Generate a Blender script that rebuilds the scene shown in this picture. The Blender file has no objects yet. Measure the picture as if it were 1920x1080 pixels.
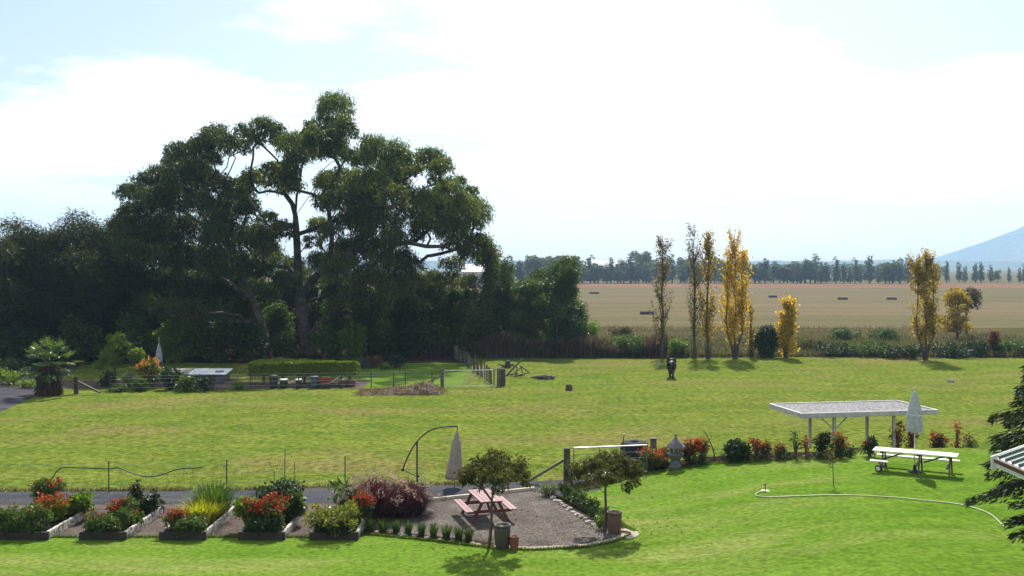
import bpy, math, random
import numpy as np
from mathutils import Vector, Matrix

# ------------------------------------------------------------------ camera, world, sun, exposure
SC = bpy.context.scene
COL = SC.collection
CAM_H = 8.5            # eye height above the paddock (upstairs balcony)
F = 1900.0             # focal length in photo pixels
HOR = 500.0            # horizon row in the photo
cam_d = bpy.data.cameras.new('camera')
cam = bpy.data.objects.new('camera', cam_d); COL.objects.link(cam)
cam.location = (0, 0, CAM_H); cam.rotation_euler = (math.radians(90), 0, 0)
cam_d.sensor_width = 36.0; cam_d.lens = 36.0 * F / 1920.0
cam_d.shift_y = -(540.0 - HOR) / 1920.0
cam_d.clip_start = 0.5; cam_d.clip_end = 20000
SC.camera = cam

SUN_EL, SUN_AZ = math.radians(47), math.radians(9)     # azimuth from +Y towards +X
SUN_DIR = Vector((math.sin(SUN_AZ) * math.cos(SUN_EL), math.cos(SUN_AZ) * math.cos(SUN_EL), math.sin(SUN_EL)))
world = bpy.data.worlds.new('World'); SC.world = world; world.use_nodes = True
wn, wl = world.node_tree.nodes, world.node_tree.links
wn.clear()
w_out = wn.new('ShaderNodeOutputWorld'); w_bg = wn.new('ShaderNodeBackground')
sky = wn.new('ShaderNodeTexSky'); sky.sky_type = 'NISHITA'; sky.sun_disc = False
sky.sun_elevation = SUN_EL; sky.sun_rotation = SUN_AZ
sky.altitude = 300; sky.air_density = 1.2; sky.dust_density = 2.0; sky.ozone_density = 1.0
w_bg.inputs['Strength'].default_value = 0.070
# clouds: a layer seen in perspective (direction projected on a plane overhead)
tc = wn.new('ShaderNodeTexCoord'); sep = wn.new('ShaderNodeSeparateXYZ')
wl.new(tc.outputs['Generated'], sep.inputs[0])
def wmath(op, a, b=None, clamp=False):
    n = wn.new('ShaderNodeMath'); n.operation = op; n.use_clamp = clamp
    for i, v in enumerate((a, b)):
        if v is None: continue
        if isinstance(v, (int, float)): n.inputs[i].default_value = v
        else: wl.new(v, n.inputs[i])
    return n.outputs[0]
zc = wmath('ADD', wmath('MAXIMUM', sep.outputs['Z'], 0.0), 0.06)
u_ = wmath('DIVIDE', sep.outputs['X'], zc); v_ = wmath('DIVIDE', sep.outputs['Y'], zc)
comb = wn.new('ShaderNodeCombineXYZ'); wl.new(u_, comb.inputs[0]); wl.new(v_, comb.inputs[1])
nz = wn.new('ShaderNodeTexNoise'); nz.inputs['Scale'].default_value = 0.55; nz.inputs['Detail'].default_value = 7
nz.inputs['Roughness'].default_value = 0.56; nz.inputs['Distortion'].default_value = 0.25
cmap = wn.new('ShaderNodeMapping'); cmap.inputs['Location'].default_value = (40.2, 17.7, 0.0)
wl.new(comb.outputs[0], cmap.inputs[0]); wl.new(cmap.outputs[0], nz.inputs['Vector'])
cr = wn.new('ShaderNodeValToRGB'); cr.color_ramp.elements[0].position = 0.435; cr.color_ramp.elements[1].position = 0.525
wl.new(nz.outputs['Fac'], cr.inputs[0])
fade = wmath('MULTIPLY', wmath('SUBTRACT', sep.outputs['Z'], 0.03), 12.0, clamp=True)
cfac = wmath('MULTIPLY', cr.outputs[0], fade); cfac = wmath('MULTIPLY', cfac, 0.85)
mixc = wn.new('ShaderNodeMix'); mixc.data_type = 'RGBA'
wl.new(cfac, mixc.inputs['Factor']); wl.new(sky.outputs[0], mixc.inputs['A'])
mixc.inputs['B'].default_value = (13.0, 13.2, 13.5, 1)
wl.new(mixc.outputs['Result'], w_bg.inputs['Color']); wl.new(w_bg.outputs[0], w_out.inputs[0])

sun_d = bpy.data.lights.new('sun', 'SUN'); sun_d.energy = 4.8; sun_d.angle = math.radians(0.53); sun_d.color = (1.0, 0.95, 0.86)
sun = bpy.data.objects.new('sun', sun_d); COL.objects.link(sun)
sun.rotation_euler = SUN_DIR.to_track_quat('Z', 'Y').to_euler(); sun.location = (0, 0, 60)

SC.view_settings.view_transform = 'Standard'; SC.view_settings.look = 'None'
SC.view_settings.exposure = 0.80; SC.view_settings.gamma = 1.0; SC.view_settings.use_curve_mapping = False
SC.render.engine = 'CYCLES'
SC.cycles.use_denoising = True
SC.cycles.max_bounces = 6; SC.cycles.transparent_max_bounces = 6; SC.cycles.volume_bounces = 1
SC.cycles.transmission_bounces = 4; SC.cycles.diffuse_bounces = 3
SC.cycles.sample_clamp_indirect = 6.0

# ------------------------------------------------------------------ ground shape and pixel helpers
def sst(t):
    t = np.clip(t, 0, 1); return t * t * (3 - 2 * t)
def ground(x, y):
    """height of the ground: flat paddock, raised lawn on the right"""
    x = np.asarray(x, float); y = np.asarray(y, float)
    m = 0.9 * sst((x - 2.8) / 9.0) * (1 - sst((y - 42.3) / 3.0))
    m = m + 0.05 * np.sin(x * 0.13 + 1.0) * np.sin(y * 0.11) * sst((y - 44) / 10)
    b = np.clip((y - 95) / 10, 0, 1) * np.clip((420 - y) / 100, 0, 1)
    m = m + 0.12 * b * np.sin(x * 0.05) * np.sin(y * 0.04)
    return m
def gz(x, y): return float(ground(x, y))
def G(px, py, dz=0.0):
    """point on the ground (plus dz) that the photo pixel looks at"""
    z = 0.0
    for _ in range(30):
        y = (CAM_H - z) * F / (py - HOR); x = (px - 960.0) / F * y
        z = 0.5 * z + 0.5 * (gz(x, y) + dz)
    return Vector((x, y, gz(x, y) + dz))
def P(px, py, y): return Vector(((px - 960.0) / F * y, y, CAM_H - (py - HOR) / F * y))

# ------------------------------------------------------------------ materials
MATS = {}
def nodes(m):
    m.use_nodes = True; nt = m.node_tree; nt.nodes.clear()
    return nt, nt.nodes, nt.links
def rgba(c): return (c[0], c[1], c[2], 1.0)
def plain(name, c, rough=0.7, metal=0.0, var=0.25, scale=6.0, bump=0.3, bscale=40.0, c2=None, spec=0.4, detail=5, lo=0.35, hi=0.65):
    if name in MATS: return MATS[name]
    m = bpy.data.materials.new(name); nt, N, L = nodes(m)
    o = N.new('ShaderNodeOutputMaterial'); b = N.new('ShaderNodeBsdfPrincipled')
    b.inputs['Roughness'].default_value = rough; b.inputs['Metallic'].default_value = metal
    b.inputs['Specular IOR Level'].default_value = spec
    t = N.new('ShaderNodeTexCoord'); n = N.new('ShaderNodeTexNoise'); n.inputs['Scale'].default_value = scale; n.inputs['Detail'].default_value = detail
    n.inputs['Roughness'].default_value = 0.65
    L.new(t.outputs['Object'], n.inputs['Vector'])
    r = N.new('ShaderNodeValToRGB'); L.new(n.outputs['Fac'], r.inputs[0])
    ca = tuple(v * (1 - var) for v in c); cb = c2 if c2 else tuple(min(1, v * (1 + var)) for v in c)
    r.color_ramp.elements[0].color = rgba(ca); r.color_ramp.elements[1].color = rgba(cb)
    r.color_ramp.elements[0].position = lo; r.color_ramp.elements[1].position = hi
    L.new(r.outputs[0], b.inputs['Base Color'])
    if bump > 0:
        n2 = N.new('ShaderNodeTexNoise'); n2.inputs['Scale'].default_value = bscale; n2.inputs['Detail'].default_value = 4
        L.new(t.outputs['Object'], n2.inputs['Vector'])
        bp = N.new('ShaderNodeBump'); bp.inputs['Strength'].default_value = bump; bp.inputs['Distance'].default_value = 0.02
        L.new(n2.outputs['Fac'], bp.inputs['Height']); L.new(bp.outputs[0], b.inputs['Normal'])
    L.new(b.outputs[0], o.inputs[0]); MATS[name] = m
    return m
def leafmat(name, c1, c2, trans=0.35, rough=0.5, c3=None, tcol=None):
    """leaf: front colour varies from leaf to leaf (attribute tint), light passes through"""
    if name in MATS: return MATS[name]
    m = bpy.data.materials.new(name); nt, N, L = nodes(m)
    o = N.new('ShaderNodeOutputMaterial'); b = N.new('ShaderNodeBsdfPrincipled')
    b.inputs['Roughness'].default_value = rough; b.inputs['Specular IOR Level'].default_value = 0.18
    a = N.new('ShaderNodeAttribute'); a.attribute_name = 'tint'
    r = N.new('ShaderNodeValToRGB'); L.new(a.outputs['Fac'], r.inputs[0])
    r.color_ramp.elements[0].color = rgba(c1); r.color_ramp.elements[1].color = rgba(c2)
    if c3:
        e = r.color_ramp.elements.new(0.85); e.color = rgba(c2); r.color_ramp.elements[-1].color = rgba(c3)
    L.new(r.outputs[0], b.inputs['Base Color'])
    t = N.new('ShaderNodeBsdfTranslucent')
    hs = N.new('ShaderNodeMix'); hs.data_type = 'RGBA'; hs.blend_type = 'MULTIPLY'; hs.inputs['Factor'].default_value = 1.0
    tc_ = tcol or (1.5, 1.5, 0.6)
    L.new(r.outputs[0], hs.inputs['A']); hs.inputs['B'].default_value = rgba(tc_)
    L.new(hs.outputs['Result'], t.inputs['Color'])
    mx = N.new('ShaderNodeMixShader'); mx.inputs[0].default_value = trans
    L.new(b.outputs[0], mx.inputs[1]); L.new(t.outputs[0], mx.inputs[2]); L.new(mx.outputs[0], o.inputs[0])
    MATS[name] = m; return m
def groundmat(name, cols, scales, stretch=(1, 1, 1), rough=0.9, bump=0.6, bscale=9.0, fine=0.25, fscale=60.0, bdist=0.05, speck=None):
    """two scales of patches blended between cols, a fine grain and bump"""
    m = bpy.data.materials.new(name); nt, N, L = nodes(m)
    o = N.new('ShaderNodeOutputMaterial'); b = N.new('ShaderNodeBsdfPrincipled')
    b.inputs['Roughness'].default_value = rough; b.inputs['Specular IOR Level'].default_value = 0.0
    t = N.new('ShaderNodeTexCoord'); mp = N.new('ShaderNodeMapping'); mp.inputs['Scale'].default_value = stretch
    L.new(t.outputs['Object'], mp.inputs[0])
    def noise(s, d=6, v=mp):
        n = N.new('ShaderNodeTexNoise'); n.inputs['Scale'].default_value = s; n.inputs['Detail'].default_value = d
        n.inputs['Roughness'].default_value = 0.62; L.new(v.outputs[0], n.inputs['Vector']); return n
    n1, n2 = noise(scales[0]), noise(scales[1])
    r1 = N.new('ShaderNodeValToRGB'); L.new(n1.outputs['Fac'], r1.inputs[0])
    r1.color_ramp.elements[0].position = 0.36; r1.color_ramp.elements[1].position = 0.64
    r1.color_ramp.elements[0].color = rgba(cols[0]); r1.color_ramp.elements[1].color = rgba(cols[1])
    r2 = N.new('ShaderNodeValToRGB'); L.new(n2.outputs['Fac'], r2.inputs[0])
    r2.color_ramp.elements[0].position = 0.50; r2.color_ramp.elements[1].position = 0.72
    mx = N.new('ShaderNodeMix'); mx.data_type = 'RGBA'
    L.new(r2.outputs[0], mx.inputs['Factor']); L.new(r1.outputs[0], mx.inputs['A']); mx.inputs['B'].default_value = rgba(cols[2])
    n3 = N.new('ShaderNodeTexNoise'); n3.inputs['Scale'].default_value = fscale; n3.inputs['Detail'].default_value = 3
    L.new(t.outputs['Object'], n3.inputs['Vector'])
    mr = N.new('ShaderNodeMapRange'); mr.inputs['From Min'].default_value = 0.3; mr.inputs['From Max'].default_value = 0.7
    mr.inputs['To Min'].default_value = 1 - fine; mr.inputs['To Max'].default_value = 1 + fine
    L.new(n3.outputs['Fac'], mr.inputs[0])
    ml = N.new('ShaderNodeMix'); ml.data_type = 'RGBA'; ml.blend_type = 'MULTIPLY'; ml.inputs['Factor'].default_value = 1
    L.new(mx.outputs['Result'], ml.inputs['A']); L.new(mr.outputs[0], ml.inputs['B'])
    out = ml.outputs['Result']
    if speck:
        v = N.new('ShaderNodeTexVoronoi'); v.inputs['Scale'].default_value = speck[0]; L.new(t.outputs['Object'], v.inputs['Vector'])
        sx = N.new('ShaderNodeSeparateColor'); L.new(v.outputs['Color'], sx.inputs[0])
        rr = N.new('ShaderNodeMapRange'); rr.inputs['To Min'].default_value = 1 - speck[1]; rr.inputs['To Max'].default_value = 1 + speck[1]
        L.new(sx.outputs[0], rr.inputs[0])
        m2 = N.new('ShaderNodeMix'); m2.data_type = 'RGBA'; m2.blend_type = 'MULTIPLY'; m2.inputs['Factor'].default_value = 1
        L.new(out, m2.inputs['A']); L.new(rr.outputs[0], m2.inputs['B']); out = m2.outputs['Result']
    L.new(out, b.inputs['Base Color'])
    n4 = noise(bscale, 5)
    bp = N.new('ShaderNodeBump'); bp.inputs['Strength'].default_value = bump; bp.inputs['Distance'].default_value = bdist
    ad = N.new('ShaderNodeMath'); ad.operation = 'ADD'; L.new(n4.outputs['Fac'], ad.inputs[0]); L.new(n3.outputs['Fac'], ad.inputs[1])
    L.new(ad.outputs[0], bp.inputs['Height']); L.new(bp.outputs[0], b.inputs['Normal'])
    L.new(b.outputs[0], o.inputs[0]); MATS[name] = m; return m

M_paddock = groundmat('paddock_grass', [(0.080, 0.122, 0.018), (0.132, 0.158, 0.028), (0.162, 0.130, 0.052)], (0.42, 0.12), (0.6, 1.3, 1), bump=0.9, bscale=3.0, fine=0.42, fscale=3.0, bdist=0.09)
M_lawn = groundmat('mown_lawn', [(0.078, 0.148, 0.015), (0.112, 0.184, 0.024), (0.185, 0.205, 0.060)], (0.40, 0.26), (0.4, 1.8, 1), bump=0.8, bscale=4.0, fine=0.30, fscale=6.0, bdist=0.07)
M_plain = groundmat('open_plain', [(0.09, 0.088, 0.042), (0.12, 0.10, 0.05), (0.13, 0.10, 0.06)], (0.01, 0.02), (1, 1, 1), bump=0.2, fine=0.1, fscale=1.0)
M_field = groundmat('stubble_field', [(0.098, 0.094, 0.047), (0.138, 0.110, 0.066), (0.160, 0.115, 0.078)], (0.035, 0.07), (0.10, 1.0, 1), bump=0.3, bscale=0.6, fine=0.15, fscale=1.2)
M_plough = groundmat('ploughed_soil', [(0.160, 0.088, 0.055), (0.19, 0.110, 0.070), (0.14, 0.095, 0.06)], (0.02, 0.05), (0.2, 1, 1), bump=0.3, bscale=0.5, fine=0.12, fscale=1.0)
M_rough = groundmat('rough_bank_grass', [(0.050, 0.058, 0.020), (0.092, 0.078, 0.036), (0.145, 0.110, 0.062)], (0.18, 0.10), (0.5, 1.2, 1), bump=1.0, bscale=1.2, fine=0.4, fscale=3.0, bdist=0.3)
M_gravel = groundmat('patio_gravel', [(0.098, 0.086, 0.077), (0.145, 0.127, 0.113), (0.078, 0.067, 0.060)], (0.9, 0.5), bump=0.9, bscale=22, fine=0.30, fscale=26, bdist=0.02, speck=(24, 0.40))
M_pathg = groundmat('bed_path_gravel', [(0.085, 0.068, 0.058), (0.120, 0.098, 0.084), (0.065, 0.054, 0.048)], (0.9, 0.6), bump=0.7, bscale=22, fine=0.25, fscale=24, bdist=0.015, speck=(26, 0.28))
M_drive = groundmat('blue_metal_gravel', [(0.045, 0.048, 0.056), (0.070, 0.073, 0.082), (0.09, 0.087, 0.086)], (0.8, 0.35), (0.5, 1.5, 1), bump=0.7, bscale=22, fine=0.25, fscale=24, bdist=0.015, speck=(26, 0.30))
M_soil = groundmat('garden_soil', [(0.022, 0.016, 0.012), (0.045, 0.032, 0.022), (0.075, 0.052, 0.036)], (2.0, 1.0), bump=1.0, bscale=9, fine=0.4, fscale=30, bdist=0.05)
M_hill = groundmat('distant_forest_slope', [(0.045, 0.065, 0.035), (0.075, 0.095, 0.05), (0.13, 0.13, 0.08)], (0.006, 0.003), bump=1.0, bscale=0.03, fine=0.3, fscale=0.05, bdist=20)

# ------------------------------------------------------------------ mesh helpers
def np_mesh(name, V, Q=None, T=None, tint=None, smooth=False):
    V = np.asarray(V, np.float32); me = bpy.data.meshes.new(name)
    nq = 0 if Q is None else len(Q); nt_ = 0 if T is None else len(T)
    me.vertices.add(len(V)); me.vertices.foreach_set('co', V.ravel())
    li = []
    if nq: li.append(np.asarray(Q, np.int32).ravel())
    if nt_: li.append(np.asarray(T, np.int32).ravel())
    li = np.concatenate(li); me.loops.add(len(li)); me.loops.foreach_set('vertex_index', li)
    st = np.concatenate([np.arange(nq, dtype=np.int32) * 4, nq * 4 + np.arange(nt_, dtype=np.int32) * 3])
    me.polygons.add(nq + nt_); me.polygons.foreach_set('loop_start', st.astype(np.int32))
    if smooth: me.polygons.foreach_set('use_smooth', np.ones(nq + nt_, bool))
    if tint is not None:
        a = me.attributes.new('tint', 'FLOAT', 'POINT'); a.data.foreach_set('value', np.asarray(tint, np.float32))
    me.update(calc_edges=True); me.validate()
    return me
def link(name, me, mat=None, parent=None, loc=None):
    o = bpy.data.objects.new(name, me); COL.objects.link(o)
    if mat is not None and me is not None and not me.materials: me.materials.append(mat)
    if parent is not None: o.parent = parent
    if loc is not None: o.location = loc
    return o
def tag(o, label, cat, group=None):
    o['label'] = label; o['category'] = cat
    if group: o['group'] = group
    return o
def thing(name, label, cat, loc, rz=0.0, group=None):
    o = bpy.data.objects.new(name, None); COL.objects.link(o); o.empty_display_size = 0.3
    o.location = loc; o.rotation_euler = (0, 0, rz)
    return tag(o, label, cat, group)
def copy_tree(root, loc, rz=0.0, scale=None, label=None):
    r = root.copy(); COL.objects.link(r); r.location = loc; r.rotation_euler = (0, 0, rz)
    if scale: r.scale = scale
    if label: r['label'] = label
    for ch in list(root.children):
        c = ch.copy(); COL.objects.link(c); c.parent = r
        for g in list(ch.children):
            d = g.copy(); COL.objects.link(d); d.parent = c
    return r
class MB:
    """collects simple solids into one mesh"""
    def __init__(s): s.V = []; s.F = []
    def add(s, vs, fs):
        k = len(s.V); s.V += [tuple(v) for v in vs]; s.F += [tuple(i + k for i in f) for f in fs]; return s
    def box(s, c, d, rz=0.0, M=None):
        x, y, z = d[0] / 2, d[1] / 2, d[2] / 2
        vs = [Vector((a * x, b * y, e * z)) for a in (-1, 1) for b in (-1, 1) for e in (-1, 1)]
        R = M if M is not None else Matrix.Rotation(rz, 3, 'Z')
        vs = [R @ v + Vector(c) for v in vs]
        return s.add(vs, [(0, 1, 3, 2), (4, 6, 7, 5), (0, 4, 5, 1), (2, 3, 7, 6), (0, 2, 6, 4), (1, 5, 7, 3)])
    def beam(s, a, b, w, h=None, up=(0, 0, 1)):
        a, b = Vector(a), Vector(b); h = w if h is None else h
        d = (b - a); L = d.length; d.normalize(); u = Vector(up)
        if abs(d.dot(u)) > 0.98: u = Vector((0, 1, 0))
        sx = d.cross(u).normalized(); u2 = sx.cross(d).normalized()
        M = Matrix((sx, d, u2)).transposed()
        return s.box((a + b) / 2, (w, L, h), M=M)
    def tube(s, pts, rad, n=8, caps=True):
        V, Q = tube_np(pts, rad, n)
        k = len(s.V); s.V += [tuple(v) for v in V]; s.F += [tuple(int(i) + k for i in q) for q in Q]
        if caps:
            s.F.append(tuple(k + i for i in range(n))[::-1]); m = len(V) - n; s.F.append(tuple(k + m + i for i in range(n)))
        return s
    def lathe(s, prof, c=(0, 0, 0), n=20, a0=0.0):
        k = len(s.V); c = Vector(c)
        for r, z in prof:
            for i in range(n):
                a = a0 + 2 * math.pi * i / n; s.V.append((c.x + r * math.cos(a), c.y + r * math.sin(a), c.z + z))
        for j in range(len(prof) - 1):
            for i in range(n):
                s.F.append((k + j * n + i, k + j * n + (i + 1) % n, k + (j + 1) * n + (i + 1) % n, k + (j + 1) * n + i))
        s.F.append(tuple(k + i for i in range(n))[::-1]); m = (len(prof) - 1) * n
        s.F.append(tuple(k + m + i for i in range(n)))
        return s
    def mesh(s, name, smooth=False):
        me = bpy.data.meshes.new(name); me.from_pydata(s.V, [], s.F)
        if smooth: me.polygons.foreach_set('use_smooth', [True] * len(me.polygons))
        me.update(); return me
    def build(s, name, mat, parent=None, loc=None, bevel=0.0, smooth=False):
        o = link(name, s.mesh(name, smooth), mat, parent, loc)
        if bevel > 0:
            b = o.modifiers.new('bevel', 'BEVEL'); b.width = bevel; b.segments = 1; b.limit_method = 'ANGLE'
        return o
def tube_np(pts, rad, n=6):
    pts = np.asarray([tuple(p) for p in pts], float); K = len(pts)
    rad = np.full(K, rad) if np.isscalar(rad) else np.asarray(rad, float)
    d = np.gradient(pts, axis=0); d /= np.linalg.norm(d, axis=1, keepdims=True) + 1e-9
    ref = np.where(np.abs(d[:, 2:3]) > 0.9, np.array([[1.0, 0, 0]]), np.array([[0, 0, 1.0]]))
    if np.abs(d[:, 2]).max() > 0.9: ref = np.tile(np.array([[1.0, 0.13, 0.0]]), (K, 1))
    a = np.cross(d, ref); a /= np.linalg.norm(a, axis=1, keepdims=True) + 1e-9
    b = np.cross(d, a)
    th = np.arange(n) * 2 * np.pi / n
    V = pts[:, None, :] + rad[:, None, None] * (np.cos(th)[None, :, None] * a[:, None, :] + np.sin(th)[None, :, None] * b[:, None, :])
    V = V.reshape(-1, 3); j = np.arange(K - 1)[:, None] * n; i = np.arange(n)[None, :]; i2 = (i + 1) % n
    Q = np.stack([j + i, j + i2, j + n + i2, j + n + i], -1).reshape(-1, 4)
    return V, Q
def join_tubes(lst, n=6):
    Vs, Qs, k = [], [], 0
    for pts, rad in lst:
        V, Q = tube_np(pts, rad, n); Vs.append(V); Qs.append(Q + k); k += len(V)
    return np.concatenate(Vs), np.concatenate(Qs)
def spline(pts, m=8):
    """Catmull-Rom through pts"""
    p = [Vector(q) for q in pts]; p = [p[0] * 2 - p[1]] + p + [p[-1] * 2 - p[-2]]; out = []
    for i in range(1, len(p) - 2):
        for k in range(m):
            t = k / m; a, b, c, d = p[i - 1], p[i], p[i + 1], p[i + 2]
            out.append(0.5 * ((2 * b) + (c - a) * t + (2 * a - 5 * b + 4 * c - d) * t * t + (3 * b - a - 3 * c + d) * t ** 3))
    out.append(p[-2]); return out
def unit(n, rng):
    v = rng.normal(size=(n, 3)); return v / (np.linalg.norm(v, axis=1, keepdims=True) + 1e-9)
def nrm(v): return v / (np.linalg.norm(v, axis=1, keepdims=True) + 1e-9)
def leaves(c, d, L, W, rng, curl=0.15):
    """one kite-shaped leaf (a folded quad) per centre c along d"""
    n = len(c); d = nrm(d); s = nrm(np.cross(d, unit(n, rng))); up = np.cross(s, d)
    L = np.broadcast_to(L, (n,))[:, None]; W = np.broadcast_to(W, (n,))[:, None]
    V = np.empty((n, 4, 3)); V[:, 0] = c; V[:, 1] = c + d * L * 0.45 + s * W * 0.5 + up * L * curl * 0.5
    V[:, 2] = c + d * L + up * L * -curl; V[:, 3] = c + d * L * 0.45 - s * W * 0.5 + up * L * curl * 0.5
    return V.reshape(-1, 3), np.arange(n * 4).reshape(-1, 4)
def foliage(clumps, per, L, W, rng, droop=0.3, shell=0.55, flat=0.85, tvar=0.5, spray=0, sr=0.35, lowcut=-0.5):
    """leaves for a list of (centre, radius): spread over each clump's outer layer. Returns V, Q, tint"""
    C, D, TT = [], [], []
    for c, r in clumps:
        c = np.asarray(c); n = max(6, int(per * r * r))
        ct = rng.uniform(0, 1)
        if spray:
            ns = max(3, n // spray); u = unit(ns, rng); u[:, 2] = np.where(u[:, 2] < lowcut, -u[:, 2], u[:, 2])
            rr = shell + (1 - shell) * rng.random((ns, 1)) ** 0.6
            sc = c + u * rr * r * np.array([1, 1, flat])
            k = np.repeat(np.arange(ns), spray); pts = sc[k] + rng.normal(size=(len(k), 3)) * sr * r * np.array([0.7, 0.7, 0.8])
            uu = u[k]; tt = np.clip(0.5 * ct + 0.5 * rng.random(ns)[k] * 1.0 + rng.normal(size=len(k)) * 0.15, 0, 1)
        else:
            u = unit(n, rng); u[:, 2] = np.where(u[:, 2] < lowcut, -u[:, 2], u[:, 2])
            rr = shell + (1 - shell) * rng.random((n, 1)) ** 0.6
            pts = c + u * rr * r * np.array([1, 1, flat]); uu = u
            tt = np.clip((1 - tvar) * ct + tvar * rng.random(n), 0, 1)
        dd = uu * 0.5 * (1 - droop) + unit(len(pts), rng) * (1 - droop) * 0.9 + np.array([0, 0, -1.0]) * droop * 1.3
        C.append(pts); D.append(dd); TT.append(tt)
    C = np.concatenate(C); D = np.concatenate(D); TT = np.concatenate(TT)
    n = len(C); s = rng.uniform(0.65, 1.35, n)
    V, Q = leaves(C, D, L * s, W * s, rng)
    return V, Q, np.repeat(TT, 4)
def grow(base, trunk, targets, r_base, rng, r_tip=0.03, wander=0.25, extra=None):
    """a skeleton from the trunk path to every target; returns a list of (points, radii)"""
    base = np.asarray(base, float)
    nodes_ = [np.asarray(p, float) for p in trunk]; par = [-1] + list(range(len(nodes_) - 1)); 
    for path in (extra or []):
        path = [np.asarray(p, float) for p in path]
        i = int(np.argmin([np.linalg.norm(q - path[0]) for q in nodes_]))
        for q in path: nodes_.append(q); par.append(i); i = len(nodes_) - 1
    ends = []
    order = sorted(range(len(targets)), key=lambda i: np.linalg.norm(np.asarray(targets[i]) - nodes_[len(trunk) // 2]))
    for ti in order:
        t = np.asarray(targets[ti], float); A = np.asarray(nodes_); dv = t - A
        dist = np.linalg.norm(dv, axis=1); hor = np.linalg.norm(dv[:, :2], axis=1)
        cost = dist + 1.6 * np.clip(0.35 * hor - dv[:, 2], 0, None)
        cost[:max(1, len(trunk) // 5)] += 6
        i = int(np.argmin(cost)); a = A[i]; L = dist[i]; k = max(2, int(L / 0.8))
        prev = A[par[i]] if par[i] >= 0 else a - np.array([0, 0, 1.0])
        dir0 = (a - prev) / (np.linalg.norm(a - prev) + 1e-9); mid = a + dir0 * L * 0.25 + np.array([0, 0, 0.12 * L]) + (t - a) * 0.35
        for s in range(1, k + 1):
            f = s / k; p = (1 - f) ** 2 * a + 2 * f * (1 - f) * mid + f * f * t
            if s < k: p = p + rng.normal(size=3) * wander * min(1, L / 4) * 0.6
            nodes_.append(p); par.append(i); i = len(nodes_) - 1
        ends.append(i)
    n = len(nodes_); cnt = np.zeros(n)
    for e in ends:
        while e >= 0: cnt[e] += 1; e = par[e]
    tot = max(1, cnt[0]); rad = np.maximum(r_tip, r_base * (np.maximum(cnt, 0.3) / tot) ** 0.48)
    tn = len(trunk)
    kids = {}
    for i, p in enumerate(par):
        if p >= 0: kids.setdefault(p, []).append(i)
    out = []; stack = [(0, -1)]
    while stack:
        s, p = stack.pop(); ch = [] if p < 0 else [p]; rr = [] if p < 0 else [rad[s]]
        i = s
        while True:
            ch.append(i); rr.append(rad[i]); ks = kids.get(i, [])
            if not ks: break
            ks = sorted(ks, key=lambda q: -cnt[q])
            for q in ks[1:]: stack.append((q, i))
            i = ks[0]
        if len(ch) >= 2:
            rr = np.array(rr); 
            if p < 0: rr[0] *= 1.45
            out.append(([nodes_[q] for q in ch], rr))
    return out
RNG = np.random.default_rng(7)
def rgen(seed): return np.random.default_rng(seed)

# ------------------------------------------------------------------ the setting: ground, lawn, drive, patio, fields, hills
def sheet(name, xs, near, far, ny, mat, dz, parent=None):
    """a strip of ground over x positions xs between near(x) and far(x)"""
    xs = np.asarray(xs); nr = np.array([near(x) for x in xs]); fr = np.array([far(x) for x in xs])
    t = np.linspace(0, 1, ny + 1); X = np.repeat(xs[:, None], ny + 1, 1); Y = nr[:, None] * (1 - t) + fr[:, None] * t
    V = np.stack([X, Y, ground(X, Y) + dz], -1).reshape(-1, 3); i = np.arange(len(xs) - 1)[:, None] * (ny + 1); j = np.arange(ny)[None]
    Q = np.stack([i + j, i + ny + 1 + j, i + ny + 2 + j, i + j + 1], -1).reshape(-1, 4)
    return V, Q
def structure(name, V, Q, mat, smooth=True):
    o = link(name, np_mesh(name, V, Q, smooth=smooth), mat); o['kind'] = 'structure'; return o
def interp(pts):
    pts = sorted(pts); xs = [p[0] for p in pts]; ys = [p[1] for p in pts]
    return lambda x: float(np.interp(x, xs, ys))
def gxy(lst): return [(G(*p).x, G(*p).y) for p in lst]

xs = np.concatenate([np.linspace(-5100, -130, 12), np.linspace(-120, 120, 161), np.linspace(130, 5100, 12)])
ys = np.concatenate([np.linspace(-60, 20, 9), np.linspace(21, 110, 120), np.linspace(115, 600, 50), np.linspace(650, 5800, 22)])
X, Y = np.meshgrid(xs, ys, indexing='ij'); V = np.stack([X, Y, ground(X, Y)], -1).reshape(-1, 3)
i = np.arange(len(xs) - 1)[:, None] * len(ys); j = np.arange(len(ys) - 1)[None]
Q = np.stack([i + j, i + len(ys) + j, i + len(ys) + j + 1, i + j + 1], -1).reshape(-1, 4)
structure('ground', V, Q, M_plain)
const = lambda v: (lambda x: v)
wob = lambda v, a, s, ph=0: (lambda x: v + a * math.sin(x * s + ph) + a * 0.5 * math.sin(x * s * 2.7 + ph * 2))
V, Q = sheet('paddock', np.linspace(-60, 75, 200), const(36.0), wob(94.5, 0.5, 0.3), 90, M_paddock, 0.004); structure('paddock', V, Q, M_paddock)
V, Q = sheet('rough_bank', np.linspace(-90, 110, 90), wob(94.0, 0.5, 0.3), wob(146, 3, 0.06), 24, M_rough, 0.010); structure('rough_bank', V, Q, M_rough)
V, Q = sheet('stubble_field', np.linspace(-300, 420, 60), wob(142, 2, 0.06, 1), wob(400, 5, 0.01), 60, M_field, 0.016); structure('stubble_field', V, Q, M_field)
V, Q = sheet('ploughed_strip', np.linspace(-400, 520, 60), wob(396, 5, 0.01), const(500), 16, M_plough, 0.05); structure('ploughed_strip', V, Q, M_plough)

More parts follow.
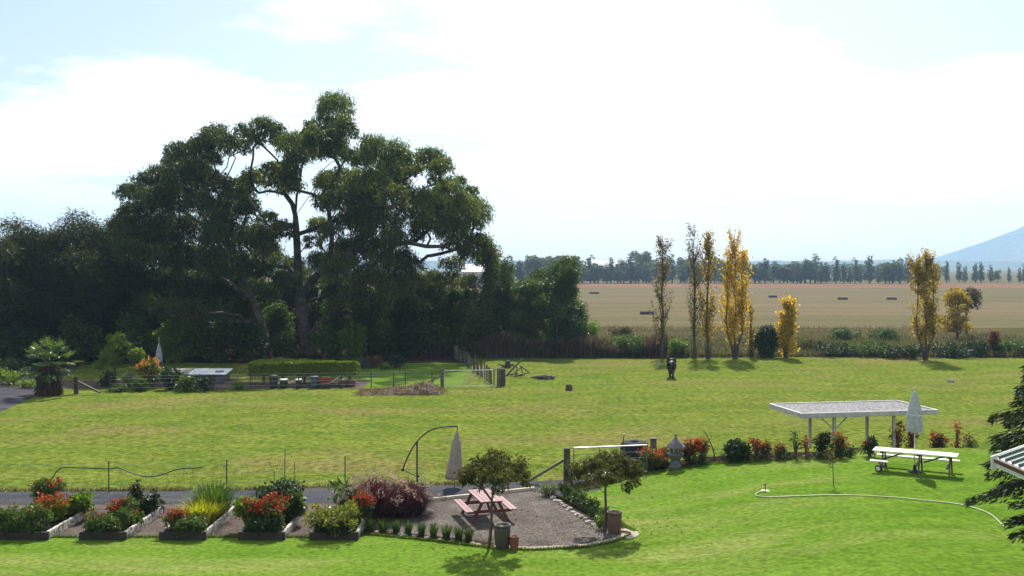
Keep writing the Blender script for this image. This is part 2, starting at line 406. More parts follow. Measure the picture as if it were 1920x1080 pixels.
# patio outline from the photo
front = interp(gxy([(672, 1003), (700, 1004), (760, 1010), (860, 1021), (930, 1030), (1000, 1032), (1100, 1027), (1150, 1017), (1172, 1009), (1182, 1003)]))
back = interp(gxy([(672, 946), (800, 941), (1000, 919), (1040, 935), (1060, 945), (1100, 965), (1150, 986), (1182, 1002)]))
x0p, x1p = G(672, 1003).x, G(1182, 1003).x
V, Q = sheet('patio', np.linspace(x0p, x1p, 60), front, back, 24, M_gravel, 0.012); patio = structure('patio', V, Q, M_gravel)
# lawn: front part and the raised part on the right
rightedge = interp([(p[1], p[0]) for p in gxy([(1060, 926), (1075, 935), (1105, 955), (1150, 975), (1190, 1000)])])
bededge = interp(gxy([(1060, 926), (1120, 915), (1200, 891), (1270, 880), (1330, 871), (1400, 868), (1560, 862), (1700, 856), (1850, 852), (2000, 850)]) + [(45, 41.5)])
leftfront = lambda x: front(x) if x > x0p else 31.78 + 0.02 * math.sin(x * 2)
yA = G(1182, 1003).y
lf = lambda x: min(leftfront(x), yA) if x < x1p else yA
V1, Q1 = sheet('lawn', np.linspace(-45, 45, 220), const(2.0), lf, 60, M_lawn, 0.016)
yy = np.linspace(yA, 41.9, 46); Vr = []
nx = 90
for y in yy:
    xl = rightedge(y); xr = 45.0; tt = np.linspace(0, 1, nx) ** 1.6; x = xl + (xr - xl) * tt
    yb = np.minimum(y, np.array([bededge(v) for v in x])); Vr.append(np.stack([x, yb, ground(x, yb) + 0.016], -1))
Vr = np.concatenate(Vr); i = np.arange(len(yy) - 1)[:, None] * nx; j = np.arange(nx - 1)[None]
Qr = np.stack([i + j, i + j + 1, i + nx + j + 1, i + nx + j], -1).reshape(-1, 4)
dg = np.abs(Vr[Qr[:, 0], 1] - Vr[Qr[:, 3], 1]) + np.abs(Vr[Qr[:, 1], 1] - Vr[Qr[:, 2], 1]) > 1e-5
Qr = Qr[dg]
structure('lawn', np.concatenate([V1, Vr]), np.concatenate([Q1, Qr + len(V1)]), M_lawn)
# soil of the border bed on the right and of the strip beside the patio
V, Q = sheet('border_soil', np.linspace(2.0, 45, 90), lambda x: bededge(x) - 0.05, lambda x: bededge(x) + 1.5, 6, M_soil, 0.024); structure('border_soil', V, Q, M_soil)
V, Q = sheet('patio_bed_soil', np.linspace(1.3, x1p - .15, 24), lambda x: back(min(x, x1p)) - 0.02, lambda x: back(min(x, x1p)) + 0.75, 6, M_soil, 0.022); structure('patio_bed_soil', V, Q, M_soil)
V, Q = sheet('tuft_bed_soil', np.linspace(x0p, G(925, 1030).x, 24), lambda x: front(x) + 0.02, lambda x: front(x) + 0.62, 4, M_soil, 0.021); structure('tuft_bed_soil', V, Q, M_soil)
# gravel paths and drives
V, Q = sheet('bed_path', np.linspace(-45, x0p, 60), const(31.7), const(36.4), 12, M_pathg, 0.010); structure('bed_path', V, Q, M_pathg)
drive_far = interp([(-45, 38.1), (-19, 38.2), (-10.7, 38.3), (-6.4, 39.0), (-3, 39.3), (0, 39.9), (3.4, 40.6)])
drive_near = interp([(-45, 36.1), (-10, 36.2), (-4.9, 36.5), (-3.0, 36.75), (0.8, 38.55), (1.6, 37.2), (3.4, 38.5)])
V, Q = sheet('gravel_drive', np.linspace(-45, 3.4, 80), drive_near, drive_far, 10, M_drive, 0.019); structure('gravel_drive', V, Q, M_drive)
yv = np.linspace(36, 90, 40); rows = []
dx = interp([(36, -27.0), (50, -28.6), (59.2, -29.9), (67.3, -31.4), (75, -33.4), (90, -38)])
for y in yv: rows.append([(dx(y) - 5.0 + k * 5.0 / 6, y, gz(dx(y) - 5.0 + k * 5.0 / 6, y) + 0.012) for k in range(7)])
V = np.array(rows).reshape(-1, 3); i = np.arange(39)[:, None] * 7; j = np.arange(6)[None]
Q = np.stack([i + j, i + j + 1, i + 8 + j, i + 7 + j], -1).reshape(-1, 4); structure('side_drive', V, Q, M_drive)
# ground behind the garden fence: mown grass and dirt
V, Q = sheet('back_lawn', np.linspace(-14.5, -3.6, 40), const(72.0), const(93.5), 30, M_lawn, 0.014); structure('back_lawn', V, Q, M_lawn)
V, Q = sheet('yard_soil', np.linspace(-36, -10.5, 60), wob(71.0, 0.25, 0.7), wob(75.5, 0.3, 0.4), 8, M_pathg, 0.018); structure('yard_soil', V, Q, M_pathg)
V, Q = sheet('leaf_litter', np.linspace(-75, -4, 60), wob(90, 1.0, 0.3), wob(122, 1.0, 0.3), 12, M_soil, 0.024); structure('leaf_litter', V, Q, M_soil)

# distant hills and the mountain
def terrain(name, x0, x1, y0, y1, nx, ny, f, mat):
    X, Y = np.meshgrid(np.linspace(x0, x1, nx), np.linspace(y0, y1, ny), indexing='ij')
    V = np.stack([X, Y, f(X, Y)], -1).reshape(-1, 3); i = np.arange(nx - 1)[:, None] * ny; j = np.arange(ny - 1)[None]
    Q = np.stack([i + j, i + ny + j, i + ny + j + 1, i + j + 1], -1).reshape(-1, 4)
    return structure(name, V, Q, mat)
def nz2(X, Y, s, seed):
    r = rgen(seed); out = 0
    for k in range(6):
        a = r.uniform(0, 6.28); fx, fy = math.cos(a) * s * 1.7 ** k, math.sin(a) * s * 1.7 ** k
        out = out + np.sin(X * fx + Y * fy + r.uniform(0, 6.28)) * 0.62 ** k
    return out
def hill_f(X, Y):
    px = 960 + X / 3600 * F; hp = np.interp(px, [-200, 700, 1000, 1400, 1560, 1680, 1760, 2000], [14, 12, 10, 9, 11, 13, 11, 10])
    prof = np.exp(-((Y - 3600) / 260.0) ** 2)
    return -3 + prof * (hp / F * 3600 + CAM_H + 3 + 2.2 * nz2(X, Y, 0.010, 3) + 1.2 * nz2(X, Y, 0.05, 4))
terrain('far_ridge', -2300, 2300, 3100, 4100, 420, 26, hill_f, M_hill)
def mtn_f(X, Y):
    px = 960 + X / 4600 * F
    hp = np.interp(px, [1640, 1720, 1770, 1800, 1840, 1860, 1900, 1920, 1980, 2060, 2160, 2300, 2450], [2, 6, 13, 24, 44, 52, 68, 76, 98, 118, 124, 90, 2])
    prof = np.clip(1 - np.abs(Y - 4600) / 800.0, 0, 1) ** 0.8
    return -4 + prof * (hp / F * 4600 + CAM_H + 4 + 2.0 * nz2(X, Y, 0.012, 9) + 1.3 * nz2(X, Y, 0.05, 19))
terrain('mountain', 1500, 3700, 3790, 5410, 200, 60, mtn_f, M_hill)
# the air: pale even haze around everything
hz = MB().box((0, 2850, 169), (10400, 6100, 342)).build('haze', None); hz['kind'] = 'stuff'
mh = bpy.data.materials.new('haze_air'); nt, N, L = nodes(mh)
o_ = N.new('ShaderNodeOutputMaterial'); pv = N.new('ShaderNodeVolumePrincipled'); pv.inputs['Color'].default_value = (0.46, 0.69, 1.0, 1)
pv.inputs['Density'].default_value = 0.00017; pv.inputs['Anisotropy'].default_value = 0.35
L.new(pv.outputs[0], o_.inputs['Volume']); hz.data.materials.append(mh)

# ------------------------------------------------------------------ vegetation materials
B_gum = plain('gum_bark', (0.036, 0.029, 0.023), 0.9, var=0.5, scale=1.5, bscale=12, c2=(0.095, 0.082, 0.068))
B_dark = plain('dark_bark', (0.075, 0.058, 0.045), 0.9, var=0.35, scale=3, bscale=15)
B_pop = plain('poplar_bark', (0.065, 0.053, 0.042), 0.9, var=0.35, scale=2, bscale=12)
B_twig = plain('twig_bark', (0.11, 0.075, 0.05), 0.85, var=0.3, scale=6)
L_gum = leafmat('gum_leaf', (0.012, 0.027, 0.009), (0.098, 0.136, 0.032), 0.48, 0.5, c3=(0.170, 0.165, 0.045))  # dark-to-bright tint spread widened to imitate shaded and lit foliage
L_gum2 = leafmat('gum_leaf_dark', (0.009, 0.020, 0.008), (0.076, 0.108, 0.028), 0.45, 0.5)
L_casu = leafmat('casuarina_needle', (0.008, 0.016, 0.006), (0.050, 0.068, 0.020), 0.32, 0.6)
L_mid = leafmat('mid_green_leaf', (0.030, 0.062, 0.020), (0.085, 0.135, 0.035), 0.42, 0.45)
L_bright = leafmat('bright_green_leaf', (0.060, 0.120, 0.020), (0.150, 0.220, 0.040), 0.48, 0.45)
L_dark = leafmat('dark_green_leaf', (0.009, 0.022, 0.010), (0.034, 0.064, 0.022), 0.25, 0.5)
L_yell = leafmat('poplar_yellow_leaf', (0.330, 0.240, 0.014), (0.620, 0.450, 0.030), 0.58, 0.5, tcol=(1.3, 1.15, 0.5))
L_olive = leafmat('poplar_olive_leaf', (0.165, 0.135, 0.030), (0.430, 0.320, 0.048), 0.56, 0.5, tcol=(1.3, 1.2, 0.6))
L_grey = leafmat('poplar_grey_leaf', (0.085, 0.085, 0.045), (0.200, 0.170, 0.070), 0.52, 0.5, c3=(0.26, 0.20, 0.06), tcol=(1.2, 1.1, 0.7))
L_plum = leafmat('plum_tree_leaf', (0.022, 0.034, 0.010), (0.098, 0.116, 0.030), 0.42, 0.65, c3=(0.17, 0.095, 0.04), tcol=(1.4, 1.1, 0.5))
L_red = leafmat('red_flower', (0.20, 0.024, 0.014), (0.43, 0.080, 0.034), 0.35, 0.5, tcol=(1.1, 0.5, 0.4))
L_orng = leafmat('orange_red_leaf', (0.22, 0.055, 0.020), (0.45, 0.140, 0.050), 0.40, 0.5, tcol=(1.2, 0.8, 0.5))
L_rust = leafmat('rust_leaf', (0.14, 0.040, 0.020), (0.32, 0.095, 0.040), 0.35, 0.5, tcol=(1.2, 0.8, 0.5))
L_flame = leafmat('yellow_orange_flower', (0.42, 0.17, 0.03), (0.62, 0.36, 0.08), 0.4, 0.5, tcol=(1.1, 0.9, 0.5))
L_yg = leafmat('yellow_green_blade', (0.170, 0.200, 0.020), (0.360, 0.340, 0.030), 0.45, 0.5)
L_blade = leafmat('green_blade', (0.030, 0.070, 0.015), (0.090, 0.150, 0.030), 0.40, 0.4)
L_strap = leafmat('strappy_blade', (0.022, 0.050, 0.016), (0.070, 0.110, 0.035), 0.35, 0.4)
L_purple = leafmat('purple_grass_blade', (0.040, 0.016, 0.022), (0.130, 0.055, 0.065), 0.35, 0.4, c3=(0.26, 0.17, 0.16), tcol=(1.3, 0.9, 0.9))
L_plume = leafmat('grass_plume', (0.22, 0.165, 0.135), (0.42, 0.34, 0.28), 0.5, 0.7, tcol=(1.2, 1.1, 0.9))
L_dry = leafmat('dry_grass_blade', (0.080, 0.062, 0.030), (0.170, 0.130, 0.068), 0.4, 0.7, tcol=(1.2, 1.1, 0.8))
L_reed = leafmat('brown_reed', (0.032, 0.026, 0.021), (0.105, 0.080, 0.058), 0.35, 0.7, c3=(0.20, 0.155, 0.115), tcol=(1.2, 1.0, 0.8))
L_con = leafmat('conifer_needle', (0.012, 0.026, 0.012), (0.040, 0.062, 0.024), 0.22, 0.5)
L_palm = leafmat('palm_leaf', (0.035, 0.070, 0.020), (0.100, 0.160, 0.050), 0.40, 0.35)
L_far = leafmat('hazed_far_leaf', (0.045, 0.066, 0.042), (0.095, 0.118, 0.070), 0.35, 0.7)  # leaf colour lightened to imitate distance haze
L_turf = leafmat('paddock_blade', (0.065, 0.115, 0.012), (0.125, 0.175, 0.024), 0.50, 0.5, c3=(0.18, 0.16, 0.05))

# ------------------------------------------------------------------ trees
def tree(name, label, cat, base, trunk, clumps, r_base, bark, leaf, rng, per=700, L=0.30, W=0.09, droop=0.45, shell=0.45, spray=0, group=None,
         extra=None, flat=0.85, wander=0.3, sides=7, sr=0.35, lowcut=-0.5, r_tip=0.03):
    base = Vector(base); t = thing(name, label, cat, base, 0, group); b = np.array(base)
    tg = [np.asarray(c) - b + np.array([0, 0, -0.35 * r]) for c, r in clumps]
    sk = grow((0, 0, 0), [np.asarray(p) - b for p in trunk], tg, r_base, rng, r_tip=r_tip, wander=wander, extra=[[np.asarray(q) - b for q in e] for e in (extra or [])])
    V, Q = join_tubes(sk, sides); link('trunk', np_mesh('trunk', V, Q, smooth=True), bark, t)
    V, Q, tt = foliage([(np.asarray(c) - b, r) for c, r in clumps], per, L, W, rng, droop, shell, flat, spray=spray, sr=sr, lowcut=lowcut)
    link('crown', np_mesh('crown', V, Q, tint=tt), leaf, t)
    return t
def px_clumps(lst, D, dep, rng, dup=0.0, cx=None, halfw=None, rs=1.15):
    out = []
    for (px, py, r) in lst:
        k = 1 + (rng.random() < dup)
        for q in range(k):
            w = 1.0
            if cx is not None: w = math.sqrt(max(0.08, 1 - ((px - cx) / halfw) ** 2))
            y = D + rng.uniform(-1, 1) * dep * w
            j = 0 if q == 0 else 10
            p = P(px + rng.normal() * j, py + abs(rng.normal()) * j, y)
            out.append((np.array(p), r * rs * y / F * rng.uniform(0.9, 1.15)))
    return out
def auto_clumps(ells, n, rng, r=(0.9, 1.5), D=95, dep=4):
    """clumps through ellipses given in photo pixels (cx,cy,rx,ry)"""
    out = []; A = np.array([e[2] * e[3] for e in ells], float); A /= A.sum()
    for _ in range(n):
        e = ells[rng.choice(len(ells), p=A)]; u = unit(1, rng)[0] * rng.random() ** 0.35
        y = D + u[1] * dep; p = P(e[0] + u[0] * e[2], e[1] - u[2] * e[3], y); out.append((np.array(p), rng.uniform(*r)))
    return out
rg = rgen(11); D0 = 96.0
great = [(625,203,26),(641,236,22),(606,232,17),(618,250,18),
 (495,241,24),(458,246,14),(478,262,12),(516,262,10),
 (548,272,24),(572,290,20),(600,268,26),(628,278,24),(556,305,20),(538,320,20),(546,345,20),(650,290,14),(590,248,14),
 (700,276,26),(684,298,18),(738,290,24),(752,312,18),(726,322,24),(706,340,22),(770,325,12),
 (800,303,24),(830,312,16),(782,318,12),(815,330,12),
 (852,348,22),(878,362,18),(868,392,26),(888,420,20),(828,350,14),(842,385,18),(893,400,12),
 (455,352,22),(488,336,20),(508,318,18),(470,330,16),(440,378,26),(450,405,24),(470,385,16),
 (612,342,20),(640,335,22),(676,342,24),(612,378,22),(640,378,28),(678,372,26),(702,392,24),(722,362,22),(752,345,16),(756,372,20),(780,378,24),
 (806,382,26),(822,402,28),(850,430,26),(872,455,18),(800,422,26),(760,412,26),(720,422,26),(682,412,24),(652,412,20),(600,424,18),(622,440,20),
 (500,412,16),(522,432,18),(490,442,22),(462,450,26),(585,455,16),
 (660,470,26),(710,472,26),(750,488,26),(680,440,22),(735,445,22),(780,445,16),
 (600,492,22),(640,510,28),(690,522,28),(740,540,26),(522,492,18),(530,530,18),(505,470,20),
 (660,560,24),(700,575,26),(745,585,26),(625,545,20),(880,470,16),(895,450,14)]
cl = px_clumps(great, D0, 8.5, rg, dup=0.85, cx=650, halfw=290, rs=1.24)
bx = G(578, 668)
bx = Vector(((578 - 960) / F * D0, D0, gz(-19, D0)))
trunk_px = [(578, 676), (574, 640), (568, 600), (562, 560), (560, 520), (558, 480), (556, 440), (554, 405)]
trunk = [P(a, b, D0) for a, b in trunk_px]; trunk[0] = bx
ex = [[P(554, 405, D0), P(575, 375, D0), P(592, 345, D0 + .6), P(606, 318, D0 + 1), P(622, 304, D0 + 1.5), P(645, 296, D0 + 2)],
      [P(554, 405, D0), P(548, 382, D0), P(536, 366, D0 - .5), P(520, 360, D0 - 1), P(500, 358, D0 - 1.5), P(486, 362, D0 - 2)],
      [P(554, 405, D0), P(556, 370, D0 - .5), P(562, 340, D0 - .8), P(566, 310, D0 - 1)],
      [P(562, 560, D0), P(590, 520, D0 + 1), P(625, 490, D0 - 1), P(670, 470, D0 - 2), P(720, 458, D0 - 3), P(770, 456, D0 - 3.5), P(800, 462, D0 - 3.6), P(830, 462, D0 - 4), P(856, 470, D0 - 4)],
      [P(556, 440, D0), P(600, 425, D0 + 1), P(640, 408, D0 + 2), P(690, 390, D0 + 2.5), P(735, 362, D0 + 3), P(770, 350, D0 + 3), P(785, 335, D0 + 3)],
      [P(574, 640, D0), P(600, 610, D0 - 1), P(625, 590, D0 - 2), P(650, 565, D0 - 2)],
      [P(536, 366, D0), P(520, 300, D0), P(505, 285, D0), P(485, 266, D0)]]
tree('gum_tree', 'huge spreading eucalyptus with forked trunk and the tallest crown above the garden fence', 'tree', bx, trunk, cl, 0.66, B_gum, L_gum, rg,
     per=600, L=0.30, W=0.085, droop=0.52, shell=0.42, spray=10, sr=0.16, extra=ex, wander=0.35)
second = [(405,258,26),(430,268,18),(378,276,20),(348,285,20),(326,302,18),(300,330,22),(272,346,20),(252,360,18),(330,330,22),(365,318,22),(396,300,18),(382,346,22),
 (290,378,28),(330,370,28),(250,398,24),(370,378,28),(420,346,18),(402,400,24),(420,420,22),(400,442,28),(350,430,28),(300,430,28),(262,440,26),(242,470,26),(290,480,28),
 (340,480,28),(390,490,28),(440,490,24),(480,500,20),(330,536,26),(380,545,26),(430,540,22),(290,535,26),(360,585,22),(310,585,24),(250,520,24),(270,570,24),(410,330,12),(318,360,20),(235,420,18)]
rg = rgen(12); D1 = 93.0
cl = px_clumps(second, D1, 6.5, rg, dup=0.9, cx=340, halfw=190, rs=1.24)
b2 = Vector(((500 - 960) / F * D1, D1, gz(-22, D1)))
tr = [b2] + [P(a, b, D1) for a, b in [(496, 640), (488, 600), (474, 560), (455, 520), (440, 470), (425, 420), (415, 370), (410, 330)]]
ex = [[P(474, 560, D1), P(450, 545, D1), P(410, 520, D1 - 1), P(370, 480, D1 - 1.5), P(330, 450, D1 - 2), P(300, 410, D1 - 2)],
      [P(488, 600, D1), P(450, 604, D1 + 1), P(420, 600, D1 + 1.5), P(400, 590, D1 + 2)],
      [P(440, 470, D1), P(400, 440, D1 + 1), P(350, 400, D1 + 2), P(310, 370, D1 + 2)]]
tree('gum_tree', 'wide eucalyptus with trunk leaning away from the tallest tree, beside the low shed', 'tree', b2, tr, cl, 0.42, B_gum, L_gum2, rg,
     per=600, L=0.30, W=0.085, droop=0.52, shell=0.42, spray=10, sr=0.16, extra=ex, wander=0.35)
# the dark tree group behind the palm
for k, (bpx, D, ells, n, lab) in enumerate([
    (150, 92, [(125, 488, 75, 60), (160, 520, 70, 70), (110, 560, 70, 60)], 62, 'dark feathery she-oak behind the fan palm'),
    (225, 97, [(205, 468, 60, 56), (225, 510, 60, 70), (215, 580, 60, 60)], 50, 'dense olive tree between the feathery she-oak and leaning eucalyptus'),
    (30, 90, [(20, 510, 75, 78), (35, 580, 80, 70), (-60, 540, 80, 90)], 66, 'dark broad tree overhanging the side driveway and its lime border plants'),
    (60, 101, [(50, 485, 50, 45), (75, 520, 70, 70)], 40, 'pale-tipped tree showing behind the feathery she-oak')]):
    rg = rgen(20 + k); cl = auto_clumps(ells, n, rg, (1.3, 2.1), D, 5.5)
    b = Vector(((bpx - 960) / F * D, D, 0.0)); top = min(e[1] for e in ells)
    tr = [b] + [P(bpx + rg.normal() * 6, 668 - (668 - top) * f, D) for f in (0.2, 0.4, 0.6, 0.8)]
    tree('dark_tree', lab, 'tree', b, tr, cl, 0.42, B_dark, [L_casu, L_gum2, L_casu, L_gum][k], rg, per=430, L=0.36, W=0.065, droop=0.35, shell=0.3, spray=8, sr=0.2)
# row of smaller trees to the right of the great gum
row = [
 (905, 98, [(905, 490, 22, 36), (900, 540, 32, 40), (895, 600, 40, 40)], 30, 'slender upright eucalyptus at the edge of the biggest crown', L_gum),
 (845, 100, [(845, 540, 40, 50), (840, 600, 45, 45)], 26, 'shadowed eucalyptus behind the picket fence post', L_gum2),
 (785, 99, [(790, 540, 40, 50), (775, 600, 45, 55)], 30, 'weeping green tree above the back lawn', L_gum),
 (948, 101, [(945, 525, 28, 34), (945, 585, 36, 45)], 26, 'round-topped green tree beside the slender eucalyptus', L_mid),
 (990, 99, [(985, 560, 22, 30), (988, 605, 30, 35)], 18, 'small ragged tree in the gap before the broad end tree', L_mid),
 (1052, 98, [(1050, 522, 36, 36), (1045, 575, 44, 45), (1055, 620, 42, 30)], 46, 'broad leafy tree ending the row by the open field', L_mid),
 (1025, 104, [(1020, 545, 18, 40), (1020, 600, 26, 40)], 18, 'thin tree squeezed behind the broad end tree', L_gum2)]
for k, (bpx, D, ells, n, lab, lm) in enumerate(row):
    rg = rgen(40 + k); cl = auto_clumps(ells, n, rg, (0.75, 1.25), D, 2.4)
    b = Vector(((bpx - 960) / F * D, D, gz(0, D))); top = min(e[1] for e in ells)
    tr = [b] + [P(bpx + rg.normal() * 4, 664 - (664 - top) * f, D) for f in (0.15, 0.35, 0.55, 0.8)]
    tree('creek_tree', lab, 'tree', b, tr, cl, 0.22, B_dark, lm, rg, per=620, L=0.27, W=0.085, droop=0.4, shell=0.3, spray=8, sr=0.2, group='trees along the creek')
# trunks and shaded background trees standing behind the gums
for k, (bpx, ells, n, lab) in enumerate([
    (330, [(330, 560, 60, 70)], 26, 'shaded tree behind the low shed and leaning eucalyptus'),
    (660, [(660, 590, 60, 60)], 26, 'shaded tree just behind the thickest forked trunk'),
    (440, [(450, 580, 50, 60)], 20, 'shaded tree seen between the two eucalyptus trunks'),
    (120, [(120, 590, 70, 60)], 24, 'shaded tree in the dark behind the feathery she-oak'),
    (735, [(735, 600, 45, 50)], 20, 'shaded tree behind the reddish clipped hedge'),
    (240, [(235, 600, 60, 55)], 22, 'shaded tree behind the small yellowish garden tree'),
    (560, [(540, 560, 48, 80), (600, 590, 50, 60)], 34, 'shaded tree filling the space behind the forked trunk'),
    (400, [(400, 520, 60, 90)], 34, 'tall shaded tree behind the leaning eucalyptus crown'),
    (820, [(820, 580, 50, 60)], 24, 'shaded tree behind the weeping green tree')]):
    D = 110 + k; rg = rgen(60 + k); cl = auto_clumps(ells, n, rg, (1.3, 2.0), D, 4)
    b = Vector(((bpx - 960) / F * D, D, 0.0)); tr = [b] + [P(bpx + rg.normal() * 5, y, D) for y in (630, 600, 570)]
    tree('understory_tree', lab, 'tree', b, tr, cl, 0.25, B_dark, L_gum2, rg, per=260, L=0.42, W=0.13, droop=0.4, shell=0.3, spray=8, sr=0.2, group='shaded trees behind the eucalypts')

# ------------------------------------------------------------------ poplars
def poplar(label, bpx, bpy, top, w, leaf, n, rng, stems=1, group='autumn poplars along the paddock edge', bare=0.12, sparse_top=0.0, br=46, L=0.20):
    base = G(bpx, bpy); D = base.y; H = (bpy - top) / F * D; R = 1.3 * w / 2 / F * D
    t = thing('poplar_tree', label, 'tree', base, 0, group); tubes = []; C = []; Dv = []
    for s in range(stems):
        ox = 0 if stems == 1 else (s - (stems - 1) / 2) * R * 0.42; oy = rng.normal() * 0.2; hs = H * (1 if s == stems // 2 else rng.uniform(0.8, 0.97))
        pts = [(ox * min(1, f * 4) + rng.normal() * 0.05, oy * f, f * hs) for f in np.linspace(0, 1, 9)]
        tubes.append((pts, np.linspace(0.17 if stems == 1 else 0.12, 0.012, 9)))
        P_ = np.array(pts)
        for k in range(int(br / stems)):
            f = bare + (0.93 - bare) * rng.random(); i = f * 8; a = P_[int(i)] + (P_[min(8, int(i) + 1)] - P_[int(i)]) * (i - int(i))
            ang = rng.uniform(0, 6.283); ln = H * rng.uniform(0.12, 0.26) * (1.15 - 0.6 * f)
            wd = R * (1.0 - 0.65 * max(0, f - 0.3)) / max(1, stems ** 0.5) * rng.uniform(0.5, 1.0)
            e = a + np.array([math.cos(ang) * wd, math.sin(ang) * wd, ln]); e[2] = min(e[2], hs)
            m = a * 0.5 + e * 0.5 + np.array([math.cos(ang) * wd, math.sin(ang) * wd, 0]) * 0.25
            q = [a, m * 0.66 + a * 0.34, m, e]; tubes.append((q, np.linspace(0.035, 0.008, 4)))
            nl = int(n / br * rng.uniform(0.3, 1.7) * (1 - sparse_top * f))
            tpar = rng.random((nl, 1)); pt = (1 - tpar) ** 2 * a + 2 * tpar * (1 - tpar) * m + tpar ** 2 * e
            C.append(pt + rng.normal(size=(nl, 3)) * np.array([0.15, 0.15, 0.2])); Dv.append(unit(nl, rng) + np.array([0, 0, -0.2]))
    for k in range(int(10 * stems)):      # suckers around the foot
        a = rng.uniform(0, 6.28); tubes.append(([(math.cos(a) * 0.2, math.sin(a) * 0.2, 0), (math.cos(a) * 0.4, math.sin(a) * 0.4, rng.uniform(1, 2.6))], [0.03, 0.01]))
    V, Q = join_tubes(tubes, 5); link('trunk', np_mesh('trunk', V, Q, smooth=True), B_pop, t)
    C = np.concatenate(C); Dv = np.concatenate(Dv); s = rng.uniform(0.7, 1.3, len(C)); V, Q = leaves(C, Dv, L * s, L * 0.75 * s, rng)
    link('crown', np_mesh('crown', V, Q, tint=np.repeat(rng.random(len(C)), 4)), leaf, t); return t
poplar('tall thin poplar with sparse grey-green leaves above the grazing horse', 1242, 672, 444, 40, L_grey, 2300, rgen(70), sparse_top=0.3, br=60, L=0.17)
poplar('tallest bare-topped poplar with a few grey-green leaves', 1302, 672, 420, 34, L_grey, 2000, rgen(71), sparse_top=0.4, br=55, L=0.17)
poplar('gold and green poplar close beside the tallest bare-topped one', 1327, 672, 436, 32, L_olive, 3000, rgen(72), sparse_top=0.45)
poplar('full golden many-stemmed poplar with the widest foot', 1378, 673, 430, 54, L_yell, 5600, rgen(73), stems=3, sparse_top=0.2, br=90)
poplar('thin young poplar sapling beside the round dark bush', 1408, 670, 565, 16, L_olive, 450, rgen(74), sparse_top=0.2, br=20)
poplar('short bright yellow poplar beside the round dark bush', 1475, 671, 564, 32, L_yell, 5200, rgen(75), bare=0.03, br=70, L=0.22)
poplar('olive poplar standing apart near the umbrella table with long shadow', 1735, 675, 470, 58, L_olive, 5200, rgen(76), stems=3, br=84, L=0.20)

# the round-crowned yellowing tree beyond the olive poplar
rg = rgen(80); D = 118.0; b = Vector(((1795 - 960) / F * D, D, gz(52, D)))
cl = auto_clumps([(1795, 570, 32, 24), (1790, 605, 32, 16)], 26, rg, (0.5, 0.85), D, 1.8)
tree('round_tree', 'small round tree with thin yellowing leaves and clear trunk on the rough bank', 'tree', b, [b] + [P(1795, y, D) for y in (630, 612, 595)], cl, 0.17, B_dark, L_olive, rg, per=420, L=0.22, W=0.16, droop=0.2, shell=0.2)
cl = auto_clumps([(1812, 560, 22, 18)], 14, rg, (0.6, 0.9), 124, 1.5); b = Vector(((1812 - 960) / F * 124, 124, 0))
tree('round_tree', 'dark purple-grey tree half hidden behind the yellowing round tree', 'tree', b, [b] + [P(1812, y, 124) for y in (620, 600, 580)], cl, 0.15, B_dark, leafmat('purple_grey_leaf', (0.035, 0.028, 0.026), (0.09, 0.07, 0.055), 0.3, 0.6), rg, per=420, L=0.22, W=0.12, droop=0.2, shell=0.3)

# ------------------------------------------------------------------ shrubs
def blade_strip(root, hd, h, lean, w, rng):
    """arching blades: three-segment strips. root (n,3), hd heading angle, h length, lean horizontal reach"""
    n = len(root); ca, sa = np.cos(hd), np.sin(hd); tx, ty = -sa, ca; V = np.empty((n, 7, 3))
    for k, f in enumerate((0.0, 0.45, 0.8)):
        r = lean * f ** 2; z = h * (f - 0.30 * (lean / (h + 1e-6)) * f ** 3)
        cx_, cy_ = root[:, 0] + ca * r, root[:, 1] + sa * r; ww = w * (1 - 0.5 * f) / 2
        V[:, 2 * k] = np.stack([cx_ + tx * ww, cy_ + ty * ww, root[:, 2] + z], -1); V[:, 2 * k + 1] = np.stack([cx_ - tx * ww, cy_ - ty * ww, root[:, 2] + z], -1)
    r = lean * 1.05; z = h * (1 - 0.30 * (lean / (h + 1e-6)))
    V[:, 6] = np.stack([root[:, 0] + ca * r, root[:, 1] + sa * r, root[:, 2] + z], -1)
    b = np.arange(n)[:, None] * 7; Q = np.concatenate([b + np.array([[0, 1, 3, 2]]), b + np.array([[2, 3, 5, 4]])]); T = b + np.array([[4, 5, 6]])
    return V.reshape(-1, 3), Q, T, 7
def blades_obj(name, root, hd, h, lean, w, mat, rng, parent=None, tint=None):
    V, Q, T, k = blade_strip(root, hd, h, lean, w, rng); tt = rng.random(len(root)) if tint is None else tint
    return link(name, np_mesh(name, V, Q, T, tint=np.repeat(tt, k)), mat, parent)
